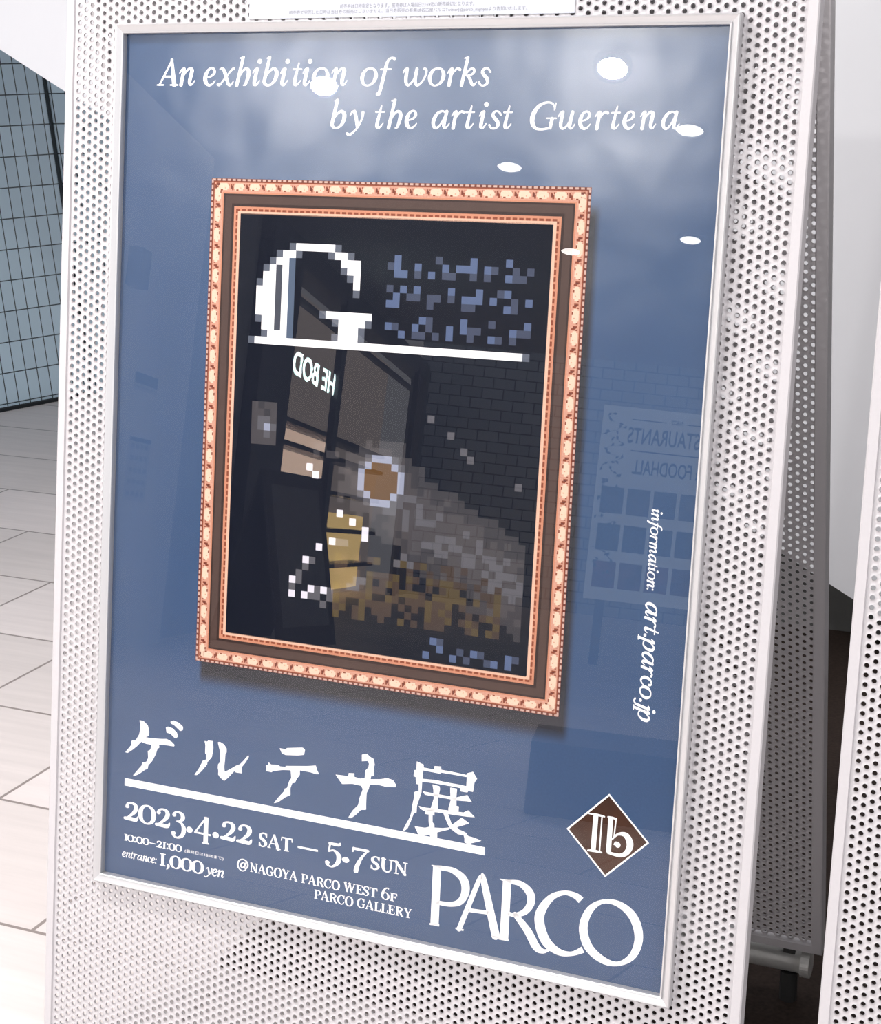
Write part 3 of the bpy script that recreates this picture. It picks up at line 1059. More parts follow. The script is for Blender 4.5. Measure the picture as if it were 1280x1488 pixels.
RO = {   # modern roman, cap height 100, old-style figures on x-height 100
 '0': (84, [Lp((40, 100, 7), (13, 84, 15), (5, 50, 19), (13, 16, 15), (40, 0, 7), (67, 16, 15), (75, 50, 19), (67, 84, 15))]),
 '1': (50, [F((25, 97, 19), (25, 3, 19)), F((4, 97, 7), (46, 97, 7)), F((4, 3, 7), (46, 3, 7))]),
 'I': (54, [F((27, 97, 19), (27, 3, 19)), F((4, 97, 7), (50, 97, 7)), F((4, 3, 7), (50, 3, 7))]),
 '2': (82, [S((16, 76, 17), (17, 77, 17)), S((12, 72, 9), (18, 90, 9), (38, 98, 8), (58, 90, 15), (63, 70, 18), (50, 44, 14), (24, 18, 8), (6, 6, 6)), S((6, 8, 13), (36, 9, 17), (64, 9, 15), (74, 28, 5))]),
 '3': (76, [S((15, 80, 16), (16, 81, 16)), S((11, 78, 8), (18, 92, 9), (36, 99, 8), (55, 90, 15), (60, 70, 17), (48, 52, 9), (30, 48, 6)), S((30, 48, 6), (54, 40, 10), (67, 12, 18), (60, -24, 15), (36, -42, 8), (14, -34, 9), (8, -18, 8)), S((14, -20, 17), (15, -21, 17))]),
 '4': (90, [S((60, 100, 7), (5, 8, 7)), F((2, 8, 8), (86, 8, 8)), F((60, 102, 18), (60, -40, 18)), F((42, -41, 7), (78, -41, 7))]),
 '5': (76, [S((22, 94, 12), (60, 94, 14), (68, 106, 5)), S((23, 94, 7), (18, 48, 6)), S((18, 46, 6), (42, 56, 9), (64, 30, 18), (61, -12, 16), (36, -42, 8), (13, -34, 9), (8, -18, 8)), S((13, -20, 17), (14, -21, 17))]),
 '6': (80, [S((66, 126, 12), (54, 132, 9), (32, 116, 13), (10, 66, 19), (12, 22, 16), (38, 0, 7), (64, 14, 14), (70, 42, 18), (56, 72, 10), (32, 76, 7), (16, 56, 8))]),
 '7': (78, [S((10, 92, 12), (72, 92, 13)), S((72, 92, 6), (44, 40, 11), (28, -10, 16), (24, -40, 17)), S((8, 98, 5), (6, 74, 7))]),
 '.': (44, [S((20, 14, 27), (20, 15, 27))]),
 ',': (34, [S((18, 10, 20), (20, -4, 12), (8, -22, 5))]),
 ':': (34, [S((16, 78, 20), (16, 79, 20)), S((16, 12, 20), (16, 13, 20))]),
 '-': (92, [F((6, 42, 10), (84, 42, 10))]),
 ' ': (40, []),
 'S': (66, [S((56, 78, 8), (48, 96, 8), (30, 99, 8), (12, 84, 13), (16, 62, 17), (44, 42, 18), (54, 20, 14), (36, 1, 8), (16, 4, 8), (7, 24, 8)), F((57, 100, 6), (57, 72, 6)), F((6, 30, 6), (6, 0, 6))]),
 'A': (96, [S((44, 100, 6), (10, 3, 7)), S((46, 98, 14), (78, 3, 19)), F((24, 36, 6), (64, 36, 6)), F((0, 3, 6), (24, 3, 6)), F((62, 3, 6), (96, 3, 6))]),
 'T': (84, [F((42, 97, 18), (42, 3, 18)), F((4, 96, 8), (80, 96, 8)), S((6, 98, 6), (3, 74, 5)), S((78, 98, 6), (81, 74, 5)), F((24, 3, 6), (60, 3, 6))]),
 'U': (92, [S((20, 98, 17), (20, 36, 17), (30, 8, 13), (50, 1, 9), (68, 12, 8), (74, 40, 7), (74, 98, 7)), F((4, 97, 6), (38, 97, 6)), F((58, 97, 6), (90, 97, 6))]),
 'N': (98, [F((18, 97, 7), (18, 3, 7)), S((16, 94, 17), (78, 6, 17)), F((78, 97, 7), (78, 3, 7)), F((2, 97, 6), (28, 97, 6)), F((4, 3, 6), (34, 3, 6)), F((62, 97, 6), (94, 97, 6))]),
 'G': (94, [S((76, 72, 8), (66, 92, 9), (48, 100, 8), (22, 86, 13), (9, 50, 19), (20, 14, 13), (46, 0, 8), (66, 6, 8), (74, 16, 8)), F((74, 42, 16), (74, 4, 14)), F((54, 43, 6), (92, 43, 6)), F((78, 100, 6), (78, 66, 6))]),
 'O': (96, [Lp((48, 101, 8), (20, 86, 14), (10, 50, 19), (20, 14, 14), (48, -1, 8), (76, 14, 14), (86, 50, 19), (76, 86, 14))]),
 'Y': (90, [S((16, 97, 17), (48, 44, 16)), S((78, 97, 7), (48, 44, 7)), F((46, 50, 17), (46, 3, 17)), F((0, 97, 6), (34, 97, 6)), F((62, 97, 6), (92, 97, 6)), F((28, 3, 6), (66, 3, 6))]),
 'P': (80, [F((22, 97, 18), (22, 3, 18)), S((22, 95, 7), (54, 94, 9), (72, 72, 17), (56, 49, 9), (28, 46, 6)), F((4, 97, 6), (40, 97, 6)), F((4, 3, 6), (42, 3, 6))]),
 'R': (92, [F((22, 97, 18), (22, 3, 18)), S((22, 95, 7), (54, 94, 9), (70, 74, 17), (54, 53, 9), (28, 50, 6)), S((44, 52, 9), (60, 32, 17), (72, 7, 14), (88, 4, 8)), F((4, 97, 6), (40, 97, 6)), F((4, 3, 6), (40, 3, 6))]),
 'C': (86, [S((74, 72, 8), (64, 92, 9), (46, 100, 8), (22, 86, 13), (9, 50, 19), (20, 14, 13), (46, 0, 8), (66, 10, 8), (76, 28, 8)), F((76, 100, 6), (76, 66, 6))]),
 'W': (128, [S((14, 97, 17), (40, 4, 15)), S((64, 97, 7), (40, 4, 7)), S((62, 97, 17), (88, 4, 15)), S((114, 97, 7), (88, 4, 7)), F((0, 97, 6), (32, 97, 6)), F((48, 97, 6), (80, 97, 6)), F((100, 97, 6), (126, 97, 6))]),
 'E': (80, [F((22, 97, 18), (22, 3, 18)), F((4, 97, 6), (70, 97, 6)), F((4, 3, 6), (74, 3, 6)), F((22, 51, 6), (54, 51, 6)), S((68, 98, 6), (71, 76, 5)), S((72, 2, 6), (76, 26, 5)), F((54, 64, 6), (54, 38, 6))]),
 'F': (74, [F((22, 97, 18), (22, 3, 18)), F((4, 97, 6), (68, 97, 6)), F((22, 51, 6), (54, 51, 6)), S((66, 98, 6), (70, 74, 5)), F((54, 64, 6), (54, 38, 6)), F((4, 3, 6), (42, 3, 6))]),
 'L': (76, [F((22, 97, 18), (22, 3, 18)), F((4, 97, 6), (42, 97, 6)), F((4, 3, 6), (70, 3, 6)), S((68, 2, 6), (73, 30, 5))]),
 '@': (112, [S((86, 10, 8), (52, -10, 9), (16, 12, 11), (5, 52, 13), (20, 94, 11), (56, 112, 9), (92, 94, 11), (104, 56, 12), (92, 26, 9), (76, 24, 10), (74, 44, 11), (80, 76, 11)), S((74, 72, 7), (56, 78, 8), (38, 58, 13), (36, 36, 12), (52, 26, 8), (72, 44, 7))]),
}
M['letter'] = M['white_ink']


def place(mb, glyph, fmap, k=0, weight=1.0):
    for kind, pts in glyph[1]:
        pts = [(p[0], p[1], p[2] * weight) for p in pts]
        v, f = stroke(pts, closed=(kind == 'c'), flat=(kind == 'f'))
        mb.add([fmap(x, y) for x, y in v], f, k)


def px_line(name, items, scale, level, label=None):
    """items: (char, x of left edge, origin x, baseline y) in photo pixels, shapes measured on the photo"""
    mb = MB()
    for ch, x, y in items:
        def fm_(gx, gy, x=x, y=y):
            u, v = uv_at(x + gx / scale, y - gy / scale, WPST)
            return P3(u, v, inkw(level))
        place(mb, IT[ch], fm_, 0, 1.12)
    return mb.build(name, M['letter'], poster)


def uv_line(name, text, ua, va, width, xh, font, level=1.5, vertical=False, track=0):
    mb = MB()
    tot = sum(font[c][0] + track for c in text) - track
    sx = width / tot
    sy = xh / 100.0
    x = 0
    for c in text:
        def fm_(gx, gy, x=x):
            if vertical:
                return P3(ua + gy * sy, va + (x + gx) * sx, inkw(level))
            return P3(ua + (x + gx) * sx, va - gy * sy, inkw(level))
        place(mb, font[c], fm_, 0, 1.2)
        x += font[c][0] + track
    return mb.build(name, M['letter'], poster)


bl1 = 70 + 217 / 4.0
z1 = lambda x: 210 + x / 4.0
z2 = lambda x: 460 + x / 4.0
z3 = lambda x: 740 + x / 4.0
line1 = [('A', z1(75)), ('n', z1(203)), ('e', z1(345)), ('x', z1(424)), ('h', z1(528)), ('i', z1(628)), ('b', z1(684)), ('i', z1(790)), ('t', z1(862)),
         ('i', z1(920)), ('o', z1(975)), ('n', z1(1088)), ('o', z2(257)), ('f', z2(352)), ('w', z2(500)), ('o', z2(650)), ('r', z2(760)), ('k', z2(834)), ('s', z2(938))]
px_line('lettering', [(c, x, bl1) for c, x in line1], 4.0, 1.5)
line2 = [('b', z2(78), 186.2), ('y', z2(174), 186.2), ('t', z2(342), 186.3), ('h', z2(410), 186.3), ('e', z2(515), 186.4), ('a', z2(667), 186.5), ('r', z2(784), 186.6),
         ('t', z2(866), 186.7), ('i', z2(945), 186.7), ('s', z2(999), 186.8), ('t', z2(1086), 186.8), ('G', z3(124), 187.4), ('u', z3(284), 187.4), ('e', z3(404), 187.4),
         ('r', z3(499), 187.4), ('t', z3(593), 187.4), ('e', z3(661), 187.4), ('n', z3(762), 187.4), ('a', z3(883), 187.4)]
px_line('lettering', line2, 4.0, 1.5)


def seg(text, p, q, hpx, font, name='lettering', track=0):
    """a text line between two baseline ends read off the photo, hpx tall"""
    ua_, va_ = uv_at(p[0], p[1], WPST)
    ub_, vb_ = uv_at(q[0], q[1], WPST)
    _, vt = uv_at(p[0], p[1] - hpx, WPST)
    return uv_line(name, text, ua_, (va_ + vb_) / 2, ub_ - ua_, va_ - vt, font, 1.5, False, track)


seg('2023.4.22', (180, 1191.5), (367.5, 1227), 26, RO)
seg('SAT', (375.5, 1229.2), (424.5, 1238), 19.5, RO)
seg('5.7', (471.5, 1247), (535, 1259.5), 24.5, RO)
seg('SUN', (538.0, 1262), (592.5, 1273), 18.5, RO)
seg('10:00-21:00', (180, 1221), (264, 1238), 9.3, RO)
seg('entrance:', (177.5, 1244.5), (228, 1255), 7.4, IT)
seg('1,000', (231.5, 1257.5), (295.5, 1270), 17.5, RO)
seg('yen', (297, 1270.5), (326, 1275.5), 10.2, IT)
seg('@', (344.5, 1262.5), (361, 1266), 14, RO)
seg('NAGOYA', (363, 1266), (432, 1281), 13, RO, track=2)
seg('PARCO', (437.5, 1282.5), (493.5, 1294), 13, RO, track=2)
seg('WEST', (499, 1294.5), (548, 1304.5), 13, RO, track=2)
seg('6', (554, 1306), (565.5, 1308.2), 13, RO)
seg('F', (566, 1308.4), (577, 1310.5), 11.5, RO)
seg('PARCO', (456, 1305.5), (513, 1317.2), 13, RO, track=2)
seg('GALLERY', (518.5, 1318), (598, 1334.5), 13, RO, track=2)
uv_line('lettering', 'information:', 0.6797, 0.4985, 0.088, 0.0076, IT, 1.5, True)
uv_line('lettering', 'art.parco.jp', 0.6800, 0.5985, 0.131, 0.0122, IT, 1.5, True)


def polys(name, lst, ox, oy, sc_, level=1.5, mats=None):
    mb = MB()
    for poly in lst:
        p2 = [uv_at(ox + x / sc_, oy + y / sc_, WPST) for x, y in poly]
        tri = tessellate_polygon([[Vector((x, y, 0)) for x, y in p2]])
        mb.add([P3(x, y, inkw(level)) for x, y in p2], [tuple(t) for t in tri])
    return mb.build(name, mats or M['letter'], poster)


# long rule under the title and the dash between the dates
rb = MB()
rect(rb, 0.0264, 0.9018, 0.5118, 0.9112, inkw(1.3))
rb.build('printed_rule', M['letter'], poster)
du, dv = uv_at(432.6, 1230.5, WPST)
du2, _ = uv_at(461.9, 1236, WPST)
rb = MB()
rect(rb, du, dv - 0.0012, du2, dv + 0.0012, inkw(1.3))
rb.build('printed_rule', M['letter'], poster)

ZA = (170, 1030, 4.571)
ZB = (370, 1070, 3.657)
polys('title_character', [
 [(150, 75), (178, 82), (205, 110), (214, 150), (212, 180), (185, 188), (230, 196), (290, 200), (330, 200), (362, 218), (383, 240), (378, 250), (345, 244), (300, 238), (278, 240), (282, 256), (268, 268), (258, 300), (235, 345), (208, 375), (203, 400), (190, 402), (150, 430), (118, 446), (107, 442), (130, 415), (165, 375), (168, 358), (195, 352), (208, 325), (205, 280), (222, 272), (230, 238), (195, 232), (175, 225), (162, 218), (130, 250), (105, 270), (72, 292), (55, 288), (75, 265), (95, 240), (98, 212), (125, 208), (148, 170), (158, 120)],
 [(325, 122), (340, 118), (370, 130), (398, 158), (404, 185), (390, 197), (370, 182), (358, 165), (330, 158)],
 [(355, 85), (378, 78), (410, 92), (438, 118), (438, 140), (420, 147), (400, 128), (380, 108), (360, 98)]], *ZA)
polys('title_character', [
 [(582, 213), (600, 218), (605, 211), (636, 214), (640, 260), (630, 320), (600, 355), (598, 370), (560, 415), (530, 440), (515, 438), (545, 395), (572, 342), (592, 338), (592, 300), (586, 295), (588, 240)],
 [(670, 222), (685, 220), (710, 236), (728, 262), (728, 290), (720, 300), (716, 350), (712, 385), (715, 418), (745, 405), (790, 378), (815, 370), (840, 345), (872, 308), (876, 318), (855, 355), (830, 385), (830, 428), (790, 422), (780, 412), (740, 455), (712, 478), (685, 455), (672, 435), (675, 410), (670, 395), (672, 368), (684, 355), (684, 280)]], *ZA)
polys('title_character', [
 [(133, 63), (150, 66), (165, 70), (172, 62), (255, 60), (268, 72), (262, 98), (230, 101), (165, 99), (145, 90)],
 [(75, 138), (88, 150), (125, 152), (135, 160), (165, 163), (165, 157), (275, 158), (325, 155), (330, 175), (342, 200), (325, 200), (295, 190), (240, 180), (240, 205), (222, 228), (215, 246), (200, 248), (190, 275), (190, 312), (165, 322), (125, 350), (102, 355), (130, 320), (158, 290), (160, 277), (172, 275), (185, 235), (195, 222), (192, 180), (150, 178), (95, 184), (92, 190), (62, 184), (60, 155), (72, 150)]], *ZB)
polys('title_character', [
 [(570, 97), (598, 93), (612, 108), (632, 120), (638, 150), (632, 172), (634, 210), (618, 212), (616, 228), (665, 228), (705, 222), (735, 232), (750, 255), (748, 270), (700, 268), (660, 258), (612, 255), (605, 282), (595, 300), (592, 358), (592, 390), (565, 390), (540, 415), (512, 435), (498, 432), (520, 395), (550, 365), (558, 325), (568, 300), (575, 280), (565, 262), (520, 252), (465, 253), (445, 225), (430, 203), (470, 208), (498, 212), (500, 195), (530, 196), (530, 215), (560, 225), (585, 222), (590, 180), (605, 165), (608, 145), (600, 130), (570, 132)]], *ZB)
polys('title_character', [
 [(862, 133), (898, 150), (898, 172), (893, 200), (890, 240), (886, 300), (872, 340), (862, 370), (860, 405), (845, 410), (830, 450), (812, 490), (795, 502), (788, 498), (805, 465), (825, 430), (835, 395), (838, 365), (848, 320), (850, 295), (872, 290), (872, 255), (858, 252), (856, 215), (845, 212), (848, 180), (860, 178)],
 [(895, 165), (952, 176), (956, 158), (990, 160), (992, 178), (1050, 188), (1125, 205), (1130, 196), (1160, 188), (1182, 225), (1168, 245), (1160, 295), (1135, 290), (1130, 298), (1095, 292), (1092, 274), (1040, 264), (960, 250), (905, 242), (888, 240), (888, 225), (960, 232), (1040, 248), (1095, 258), (1125, 265), (1128, 216), (1050, 202), (990, 192), (985, 198), (955, 192), (895, 180)],
 [(893, 292), (925, 298), (1000, 312), (1070, 325), (1100, 318), (1130, 312), (1155, 350), (1130, 345), (1070, 340), (1000, 327), (945, 317), (905, 310)],
 [(872, 370), (905, 378), (980, 388), (1060, 398), (1110, 405), (1135, 393), (1170, 430), (1130, 427), (1060, 417), (980, 405), (900, 396), (880, 384)],
 [(945, 255), (982, 265), (985, 280), (975, 330), (972, 390), (955, 392), (955, 420), (905, 412), (905, 390), (935, 385), (952, 330), (950, 285)],
 [(1040, 272), (1075, 278), (1072, 320), (1072, 370), (1085, 372), (1083, 405), (1030, 398), (1030, 380), (1042, 340), (1040, 300)],
 [(925, 412), (945, 415), (945, 455), (955, 470), (955, 485), (1000, 488), (1038, 484), (1032, 495), (970, 510), (970, 545), (935, 538), (930, 522), (870, 522), (850, 478), (905, 486), (930, 480), (925, 455)],
 [(1000, 402), (1025, 404), (1048, 470), (1070, 455), (1100, 432), (1140, 462), (1110, 472), (1075, 482), (1085, 495), (1120, 510), (1135, 530), (1170, 540), (1205, 555), (1150, 568), (1140, 578), (1115, 562), (1115, 540), (1110, 525), (1080, 520), (1060, 505), (1040, 490), (1028, 470), (1015, 440)]], *ZB)

# shop logo and diamond emblem, drawn with the same pen
ZL = (610, 1150, 3.765)


def zmap(level, z=ZL):
    def f(x, y):
        u, v = uv_at(z[0] + x / z[2], z[1] + y / z[2], WPST)
        return P3(u, v, inkw(level))
    return f


LOGO = [
 [F((95, 405, 44), (80, 732, 44)), S((66, 404, 5), (92, 410, 10), (120, 409, 6)), F((52, 724, 8), (106, 733, 12)),
  S((112, 420, 20), (180, 432, 30), (238, 480, 42), (250, 545, 44), (222, 602, 36), (165, 618, 24), (100, 608, 22))],
 [S((338, 462, 16), (318, 500, 26), (215, 752, 28)), F((195, 748, 8), (239, 759, 10)), S((342, 452, 12), (352, 500, 34), (415, 790, 44)), F((262, 648, 20), (376, 664, 20)), F((392, 792, 10), (440, 802, 12))],
 [F((478, 484, 45), (460, 812, 46)), S((440, 480, 5), (466, 487, 10), (505, 489, 6)), F((432, 806, 8), (486, 815, 10)),
  S((490, 494, 20), (550, 505, 30), (600, 552, 42), (608, 608, 42), (575, 658, 34), (520, 676, 22), (486, 668, 20)),
  S((520, 672, 26), (588, 760, 40), (635, 848, 42), (672, 874, 26), (706, 868, 12))],
 [F((882, 596, 38), (850, 570, 32), (790, 555, 24), (720, 580, 36), (665, 650, 50), (655, 720, 52), (690, 820, 50), (760, 878, 36), (830, 888, 24), (892, 866, 36))],
 [Lp((1005, 602, 22), (930, 648, 40), (894, 745, 46), (922, 850, 46), (1000, 922, 38), (1085, 943, 24), (1165, 898, 40), (1198, 800, 46), (1170, 692, 46), (1095, 620, 34))],
]
for g in LOGO:
    mb = MB()
    place(mb, (0, g), zmap(1.5))
    mb.build('logo_letter', M['letter'], poster)

EM = [(1037, 13), (1254, 283), (1013, 469), (803, 203)]
ec = np.mean(np.array(EM, float), 0)
mb = MB()
fmz = zmap(1.2)
mb.add([fmz(*p) for p in EM], [(0, 1, 2, 3)], 0)
fmz = zmap(2.0)
mb.add([fmz(*(ec + (np.array(p) - ec) * 0.945)) for p in EM], [(0, 1, 2, 3)], 1)


def emblem_brown():
    mt = ink('ink_emblem_brown', (60, 36, 24), 0.3, 30)
    return mt


emblem = mb.build('diamond_emblem', [M['letter'], emblem_brown()], poster)
mb = MB()
for g in ([F((964, 128, 27), (948, 322, 27)), F((997, 138, 7), (983, 326, 7)), S((926, 121, 6), (970, 128, 12), (1010, 138, 8)), S((919, 322, 8), (950, 324, 14), (994, 334, 8))],
          [F((1045, 144, 26), (1032, 332, 26)), F((1074, 150, 7), (1062, 252, 7)), S((1030, 139, 8), (1052, 144, 12), (1076, 151, 8)),
           S((1052, 262, 8), (1085, 234, 14), (1128, 240, 28), (1150, 288, 36), (1134, 332, 30), (1095, 350, 20), (1030, 334, 14)),
           S((1064, 290, 8), (1072, 278, 8), (1088, 282, 8)), S((1083, 293, 28), (1084, 294, 28))]):
    place(mb, (0, g), zmap(3.0))
mb.build('emblem_letters', M['letter'], emblem)


# ------------------------------------------------------------------ small type set in the built-in font
def type_mesh(body, size, align='LEFT', bold=0.0):
    cu = bpy.data.curves.new('type', 'FONT')
    cu.body = body
    cu.size = size
    cu.offset = bold
    cu.align_x = align
    o = bpy.data.objects.new('type', cu)
    col.objects.link(o)
    dg = bpy.context.evaluated_depsgraph_get()
    ev = o.evaluated_get(dg)
    me = ev.to_mesh()
    v = [tuple(p.co) for p in me.vertices]
    f = [tuple(p.vertices) for p in me.polygons]
    ev.to_mesh_clear()
    bpy.data.objects.remove(o)
    bpy.data.curves.remove(cu)
    return np.array(v) if v else np.zeros((0, 3)), f


def type_fit(body, fmap, w, h, bold=0.0):
    """set body into a box w by h, origin at the lower left; fmap(x, y) -> world"""
    v, f = type_mesh(body, 1.0, 'LEFT', bold)
    if len(v) == 0:
        return [], []
    mn, mx = v.min(0), v.max(0)
    sx, sy = w / (mx[0] - mn[0]), h / max(mx[1] - mn[1], 1e-6)
    return [fmap((p[0] - mn[0]) * sx, (p[1] - mn[1]) * sy) for p in v], f


pa = uv_at(268.5, 1239.5, WPST)
pz_ = uv_at(324.5, 1250.5, WPST)
v, f = type_fit('(最終日は18:00まで)', lambda x, y: P3(pa[0] + x, (pa[1] + pz_[1]) / 2 - y, inkw(1.5)), pz_[0] - pa[0], 0.0050)
if v:
    part('lettering', v, f, M['letter'], poster)

# notice sheet fixed above the poster frame
WN = 0.0108
n0 = uv_at(361.5, 34, WN)
n1 = uv_at(834.5, 22, WN)
nb_ = (n0[1] + n1[1]) / 2 - 0.0035
nt_ = VT + 0.03
q0 = P3((n0[0] + n1[0]) / 2, nb_, WN)
notice = empty('notice_sheet', q0, ANG, 'pale notice sheet with small Japanese print, cut off at top above the poster frame', 'notice')
mb = MB()
mb.box(P3(n0[0], nt_, WN), A * (n1[0] - n0[0]), B * (nb_ - nt_), N * 0.0004)
mb.build('paper_sheet', M['notice'], notice)
mb = MB()
bv = uv_at(420, 5.2, WN)[1]
rect(mb, n0[0] + 0.006, bv, n1[0] - 0.02, bv + 0.0007, WN - 0.0001)
rect(mb, n0[0] + 0.006, nt_ + 0.01, n0[0] + 0.0067, bv, WN - 0.0001)
mb.build('printed_rule', M['notice_line'], notice)
for body, pA, pB, hh in (('前売券は日時指定となります。前売券は入場前日23:59迄の販売締切となります。', (494, 11.8), (689, 8.8), 0.0048),
                         ('前売券で完売した日時は当日券の販売はございません。当日券販売の有無は名古屋パルコTwitter(@parco_nagoya)より告知いたします。', (420, 22.6), (766, 15.0), 0.0052)):
    a_, b_ = uv_at(*pA, WN), uv_at(*pB, WN)
    v, f = type_fit(body, lambda x, y: P3(a_[0] + x, (a_[1] + b_[1]) / 2 - y, WN - 0.0001), b_[0] - a_[0], hh)
    if v:
        part('lettering', v, f, M['notice_ink'], notice)

# ------------------------------------------------------------------ things mirrored in the acrylic
M['lit_cream'] = mat('lit_cream_panel', (0.7, 0.55, 0.42, 1), 0.6, emit=(1.0, 0.72, 0.55, 1), estr=10.0)
M['lit_ochre'] = mat('lit_ochre_panel', (0.6, 0.4, 0.15, 1), 0.6, emit=(0.95, 0.66, 0.25, 1), estr=9.0)
M['shop_wall'] = mat('glowing_shop_wall', (0.16, 0.13, 0.115, 1), 0.7, emit=(0.9, 0.75, 0.65, 1), estr=1.9)  # wall emission stands in for the light inside the shop
M['bronze'] = mat('dark_bronze_frame', (0.06, 0.06, 0.065, 1), 0.35, 0.6)
M['sign_light'] = mat('lit_sign_letters', (0.8, 0.9, 0.9, 1), 0.5, emit=(0.78, 1.0, 0.96, 1), estr=40.0)
M['beam'] = mat('grey_beam', (0.14, 0.145, 0.155, 1), 0.5)

sc0, sc1 = 8.2, 16.9
shop = empty('shop_front', cor((sc0 + sc1) / 2, LW, 0), ANG, 'lit shop front with glowing white sign mirrored in the dark picture', 'shop front')
mb = MB()
mb.box(cor(sc0, LW + 0.45, 0), CD * (sc1 - sc0), LD * 0.1, (0, 0, CEIL - 0.05))
mb.build('back_panel', M['shop_wall'], shop)
mb = MB()
mb.box(cor(sc0, LW - 0.02, zl(2.40)), CD * (sc1 - sc0), LD * 0.2, (0, 0, 0.17))
mb.box(cor(sc0, LW + 0.02, zl(2.20)), CD * (sc1 - sc0), LD * 0.06, (0, 0, 0.03))
mb.build('fascia_beam', M['beam'], shop)
for s, wd in ((8.2, 0.98), (11.02, 0.2), (15.9, 0.10), (16.5, 0.35)):
    mb = MB()
    mb.box(cor(s, LW - 0.03, 0), CD * wd, LD * (0.05 if wd < 0.3 else 0.16), (0, 0, zl(2.45)))
    mb.build('mullion', M['bronze'] if wd != 0.35 else M['beam'], shop)
for z in (0.30, 0.62, 0.95, 1.25, 1.42):
    mb = MB()
    mb.box(cor(9.6, LW + 0.2, z), CD * 6.0, LD * 0.22, (0, 0, 0.035))
    mb.build('shelf', M['bronze'], shop)
mb = MB()
mb.box(cor(10.2, LW + 0.41, 1.0), CD * 3.2, LD * 0.02, (0, 0, 0.42))
mb.build('lit_panel', M['lit_cream'], shop)
mb = MB()
mb.box(cor(13.4, LW + 0.41, 0.05), CD * 2.6, LD * 0.02, (0, 0, 0.75))
mb.build('lit_panel', M['lit_ochre'], shop)
# sign letters, raised on the fascia glass
sz0 = zl(1.69)
v, f = type_fit('THE BODY', lambda x, y: cor(11.34 - x, LW + 0.0, sz0 + y), 2.32, 0.165, 0.018)
if v:
    # reads left to right for someone facing the shop
    n_ = len(v)
    v2 = [p for p in v] + [p + LD * 0.003 for p in v]
    f2 = list(f) + [tuple(n_ + q for q in t[::-1]) for t in f]
    part('sign_letters', v2, f2, M['sign_light'], shop)

# folding board outside the shop
sbd = empty('sandwich_board', cor(7.45, 1.64, 0), ANG, 'dark folding sandwich board mirrored at lower left of the dark picture', 'sign board')
for sgn in (-1, 1):
    top = cor(7.0, 1.72, 0.97)
    mb = MB()
    ax = LD * -0.16 + CD * 0.9
    dn = (LD * 0.20 * sgn + CD * 0.035 * sgn) + np.array([0, 0, -0.955])
    mb.box(top, ax, dn, LD * 0.015)
    leaf = mb.build('leaf', M['dark_board'], sbd)
    mb = MB()
    mb.box(top + ax * 0.1 + dn * 0.08 + LD * (-0.004 if sgn < 0 else 0.0155), ax * 0.8, dn * 0.8, LD * 0.003)
    mb.build('board_face', M['chalkboard'], leaf)

# restaurant poster board
fb_ = empty('directory_board', cor(9, -0.45, 0), ANG, 'pale restaurant and food hall board mirrored at right of poster', 'sign board')
M['fb_paper'] = mat('glowing_board_print', (0.62, 0.63, 0.62, 1), 0.5, emit=(0.95, 1, 1, 1), estr=1.1)  # board print given an even emission of its own
M['fb_ink'] = mat('board_print_ink', (0.06, 0.07, 0.09, 1), 0.6)


def FB(x, y, d=0.0):
    """board face: x to the viewer's right when facing it, y up"""
    return cor(9.0 - d, -0.02 - 0.92 + x, y)


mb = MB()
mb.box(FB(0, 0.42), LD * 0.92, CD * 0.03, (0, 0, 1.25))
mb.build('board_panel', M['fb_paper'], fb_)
for bx in (0.08, 0.78):
    mb = MB()
    mb.box(FB(bx, 0.0, -0.02), LD * 0.06, CD * 0.04, (0, 0, 0.44))
    mb.build('leg', M['beam'], fb_)
lets = MB()
for body, x, y, w, h in (('PARCO', 0.405, 1.585, 0.075, 0.028), ('RESTAURANTS', 0.20, 1.44, 0.55, 0.105), ('& FOODHALL', 0.25, 1.245, 0.45, 0.095)):
    v, f = type_fit(body, lambda a, b: FB(x + a, y + b, 0.004), w, h, 0.015)
    if v:
        lets.add(v, f)
for (x, w) in ((0.22, 0.16), (0.51, 0.22)):
    lets.add([FB(x, 1.59, 0.004), FB(x + w, 1.59, 0.004), FB(x + w, 1.597, 0.004), FB(x, 1.597, 0.004)], [(0, 1, 2, 3)])
lets.add([FB(0.22, 1.39, 0.004), FB(0.72, 1.39, 0.004), FB(0.72, 1.398, 0.004), FB(0.22, 1.398, 0.004)], [(0, 1, 2, 3)])
lets.build('lettering', M['fb_ink'], fb_)
rnd = random.Random(5)
cols_ = [(0.16, 0.18, 0.2), (0.3, 0.16, 0.12), (0.1, 0.12, 0.14), (0.25, 0.25, 0.22), (0.42, 0.14, 0.12), (0.13, 0.16, 0.13)]
for r in range(3):
    for k in range(5):
        mb = MB()
        xx = 0.06 + k * 0.168
        yy = 0.98 - r * 0.24
        mb.add([FB(xx, yy, 0.004), FB(xx + 0.145, yy, 0.004), FB(xx + 0.145, yy + 0.17, 0.004), FB(xx, yy + 0.17, 0.004)], [(0, 1, 2, 3)])
        c = cols_[(r * 5 + k * 3) % 6]
        mb.build('food_picture', mat('food_print', c + (1,), 0.5, 0, 0.4, 0.5, 14), fb_)
vv_, ff_ = [], []
px_, py_ = 0.88, 1.62
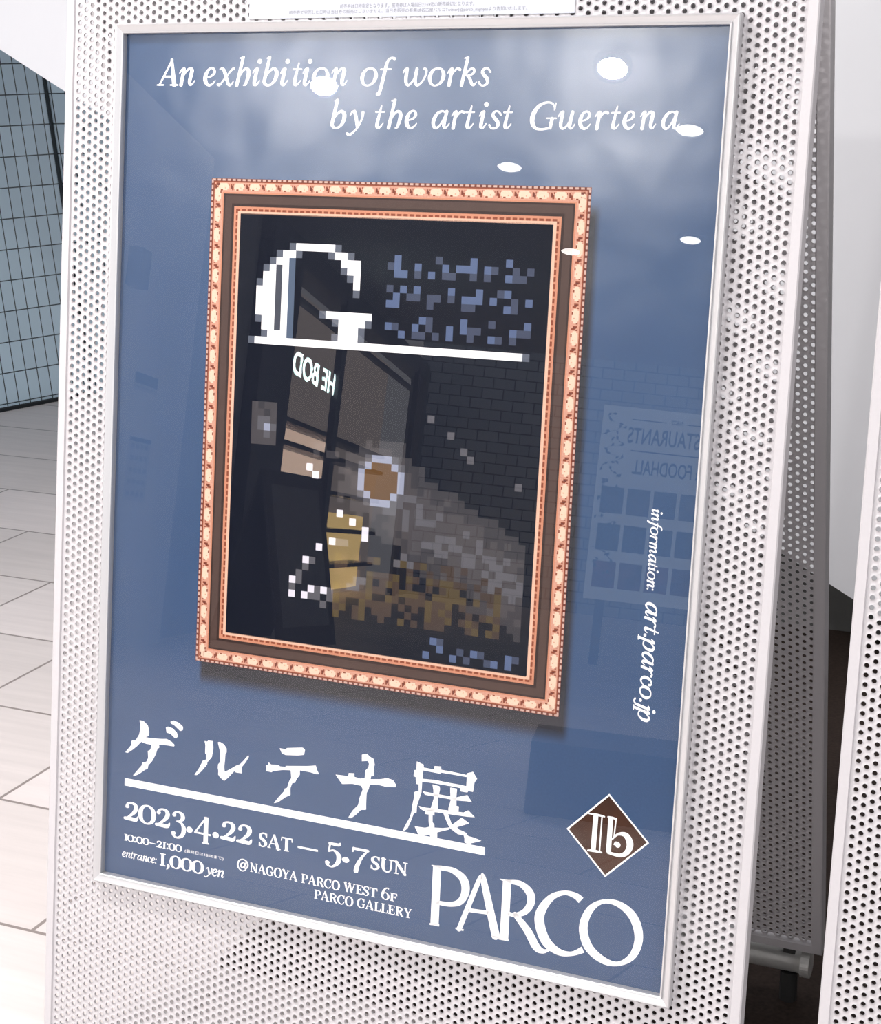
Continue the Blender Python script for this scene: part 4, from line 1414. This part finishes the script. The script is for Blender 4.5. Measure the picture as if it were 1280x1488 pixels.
for q in range(70):
    # a winding stem with a leaf at every joint, printed as one garland
    nx_ = 0.83 + 0.055 * math.sin(q * 0.9) + 0.02 * math.sin(q * 2.3)
    ny_ = 1.62 - q * 0.0150
    a = q * 2.4
    b_ = len(vv_)
    vv_ += [FB(px_, py_, 0.005), FB(px_ + 0.006, py_, 0.005), FB(nx_ + 0.006, ny_, 0.005), FB(nx_, ny_, 0.005)]
    ff_.append((b_, b_ + 1, b_ + 2, b_ + 3))
    d = 0.030
    lx, ly = nx_ + d * math.cos(a), ny_ + d * math.sin(a)
    if lx < 0.915:
        k2 = len(vv_)
        vv_ += [FB(nx_ + 0.5 * d * math.cos(a + 0.6), ny_ + 0.5 * d * math.sin(a + 0.6), 0.005), FB(lx, ly, 0.005),
                FB(nx_ + 0.5 * d * math.cos(a - 0.6), ny_ + 0.5 * d * math.sin(a - 0.6), 0.005)]
        ff_.append((b_ + 3, k2, k2 + 1, k2 + 2))
    px_, py_ = nx_, ny_
part('leaf_ornament', vv_, ff_, mat('board_leaf_print', (0.1, 0.13, 0.11, 1), 0.6), fb_)

# low plinth on the floor in front of the board
mb = MB()
mb.box(cor(2.75, -0.02, 0.0), LD * -0.62, CD * 0.45, (0, 0, 0.20))
tag(mb.build('plinth', mat('dark_plinth', (0.03, 0.035, 0.06, 1), 0.4)), 'low dark plinth mirrored above the brown diamond emblem', 'plinth')

# papers pinned to the white wall, mirrored at the left of the poster
M['wall_paper'] = mat('wall_notice_paper', (0.55, 0.56, 0.58, 1), 0.6)
M['wall_band'] = mat('wall_notice_band', (0.12, 0.13, 0.16, 1), 0.6)


def wall_notice(s0_, s1_, z0_, z1_, band, label, lines=3):
    root = empty('wall_notice', cor((s0_ + s1_) / 2, LW, z0_), ANG, label, 'notice', 'notices on the white wall')
    mb = MB()
    mb.box(cor(s0_, LW - 0.006, z0_), CD * (s1_ - s0_), LD * 0.004, (0, 0, z1_ - z0_))
    mb.build('paper_sheet', M['wall_paper'], root)
    mb = MB()
    mb.box(cor(s0_, LW - 0.0075, z1_ - band), CD * (s1_ - s0_), LD * 0.001, (0, 0, band))
    mb.build('printed_band', M['wall_band'], root)
    mb = MB()
    for q in range(lines):
        zz = z1_ - band - (z1_ - z0_ - band) * (q + 0.6) / lines
        for g in range(4):
            mb.box(cor(s0_ + (s1_ - s0_) * (0.08 + 0.22 * g), LW - 0.0075, zz), CD * (s1_ - s0_) * 0.15, LD * 0.001, (0, 0, (z1_ - z0_) * 0.08))
    mb.build('printed_lines', mat('wall_notice_ink', (0.3, 0.31, 0.33, 1), 0.6), root)


wall_notice(4.7, 5.45, zl(0.90), zl(1.14), 0.045, 'notice with dark top band mirrored at left edge of poster')
wall_notice(5.72, 6.1, zl(1.24), zl(1.32), 0.05, 'thin dark strip notice mirrored left of the painted frame', 1)
wall_notice(5.75, 6.1, zl(0.72), zl(1.02), 0.02, 'upright printed notice mirrored lower left of the painted frame', 5)
mb = MB()
mb.box(cor(5.42, LW - 0.06, zl(1.68)), CD * 0.16, LD * 0.06, (0, 0, 0.17))
tag(mb.build('wall_speaker', M['wall_band']), 'small dark box on white wall mirrored at upper left of poster', 'wall box')
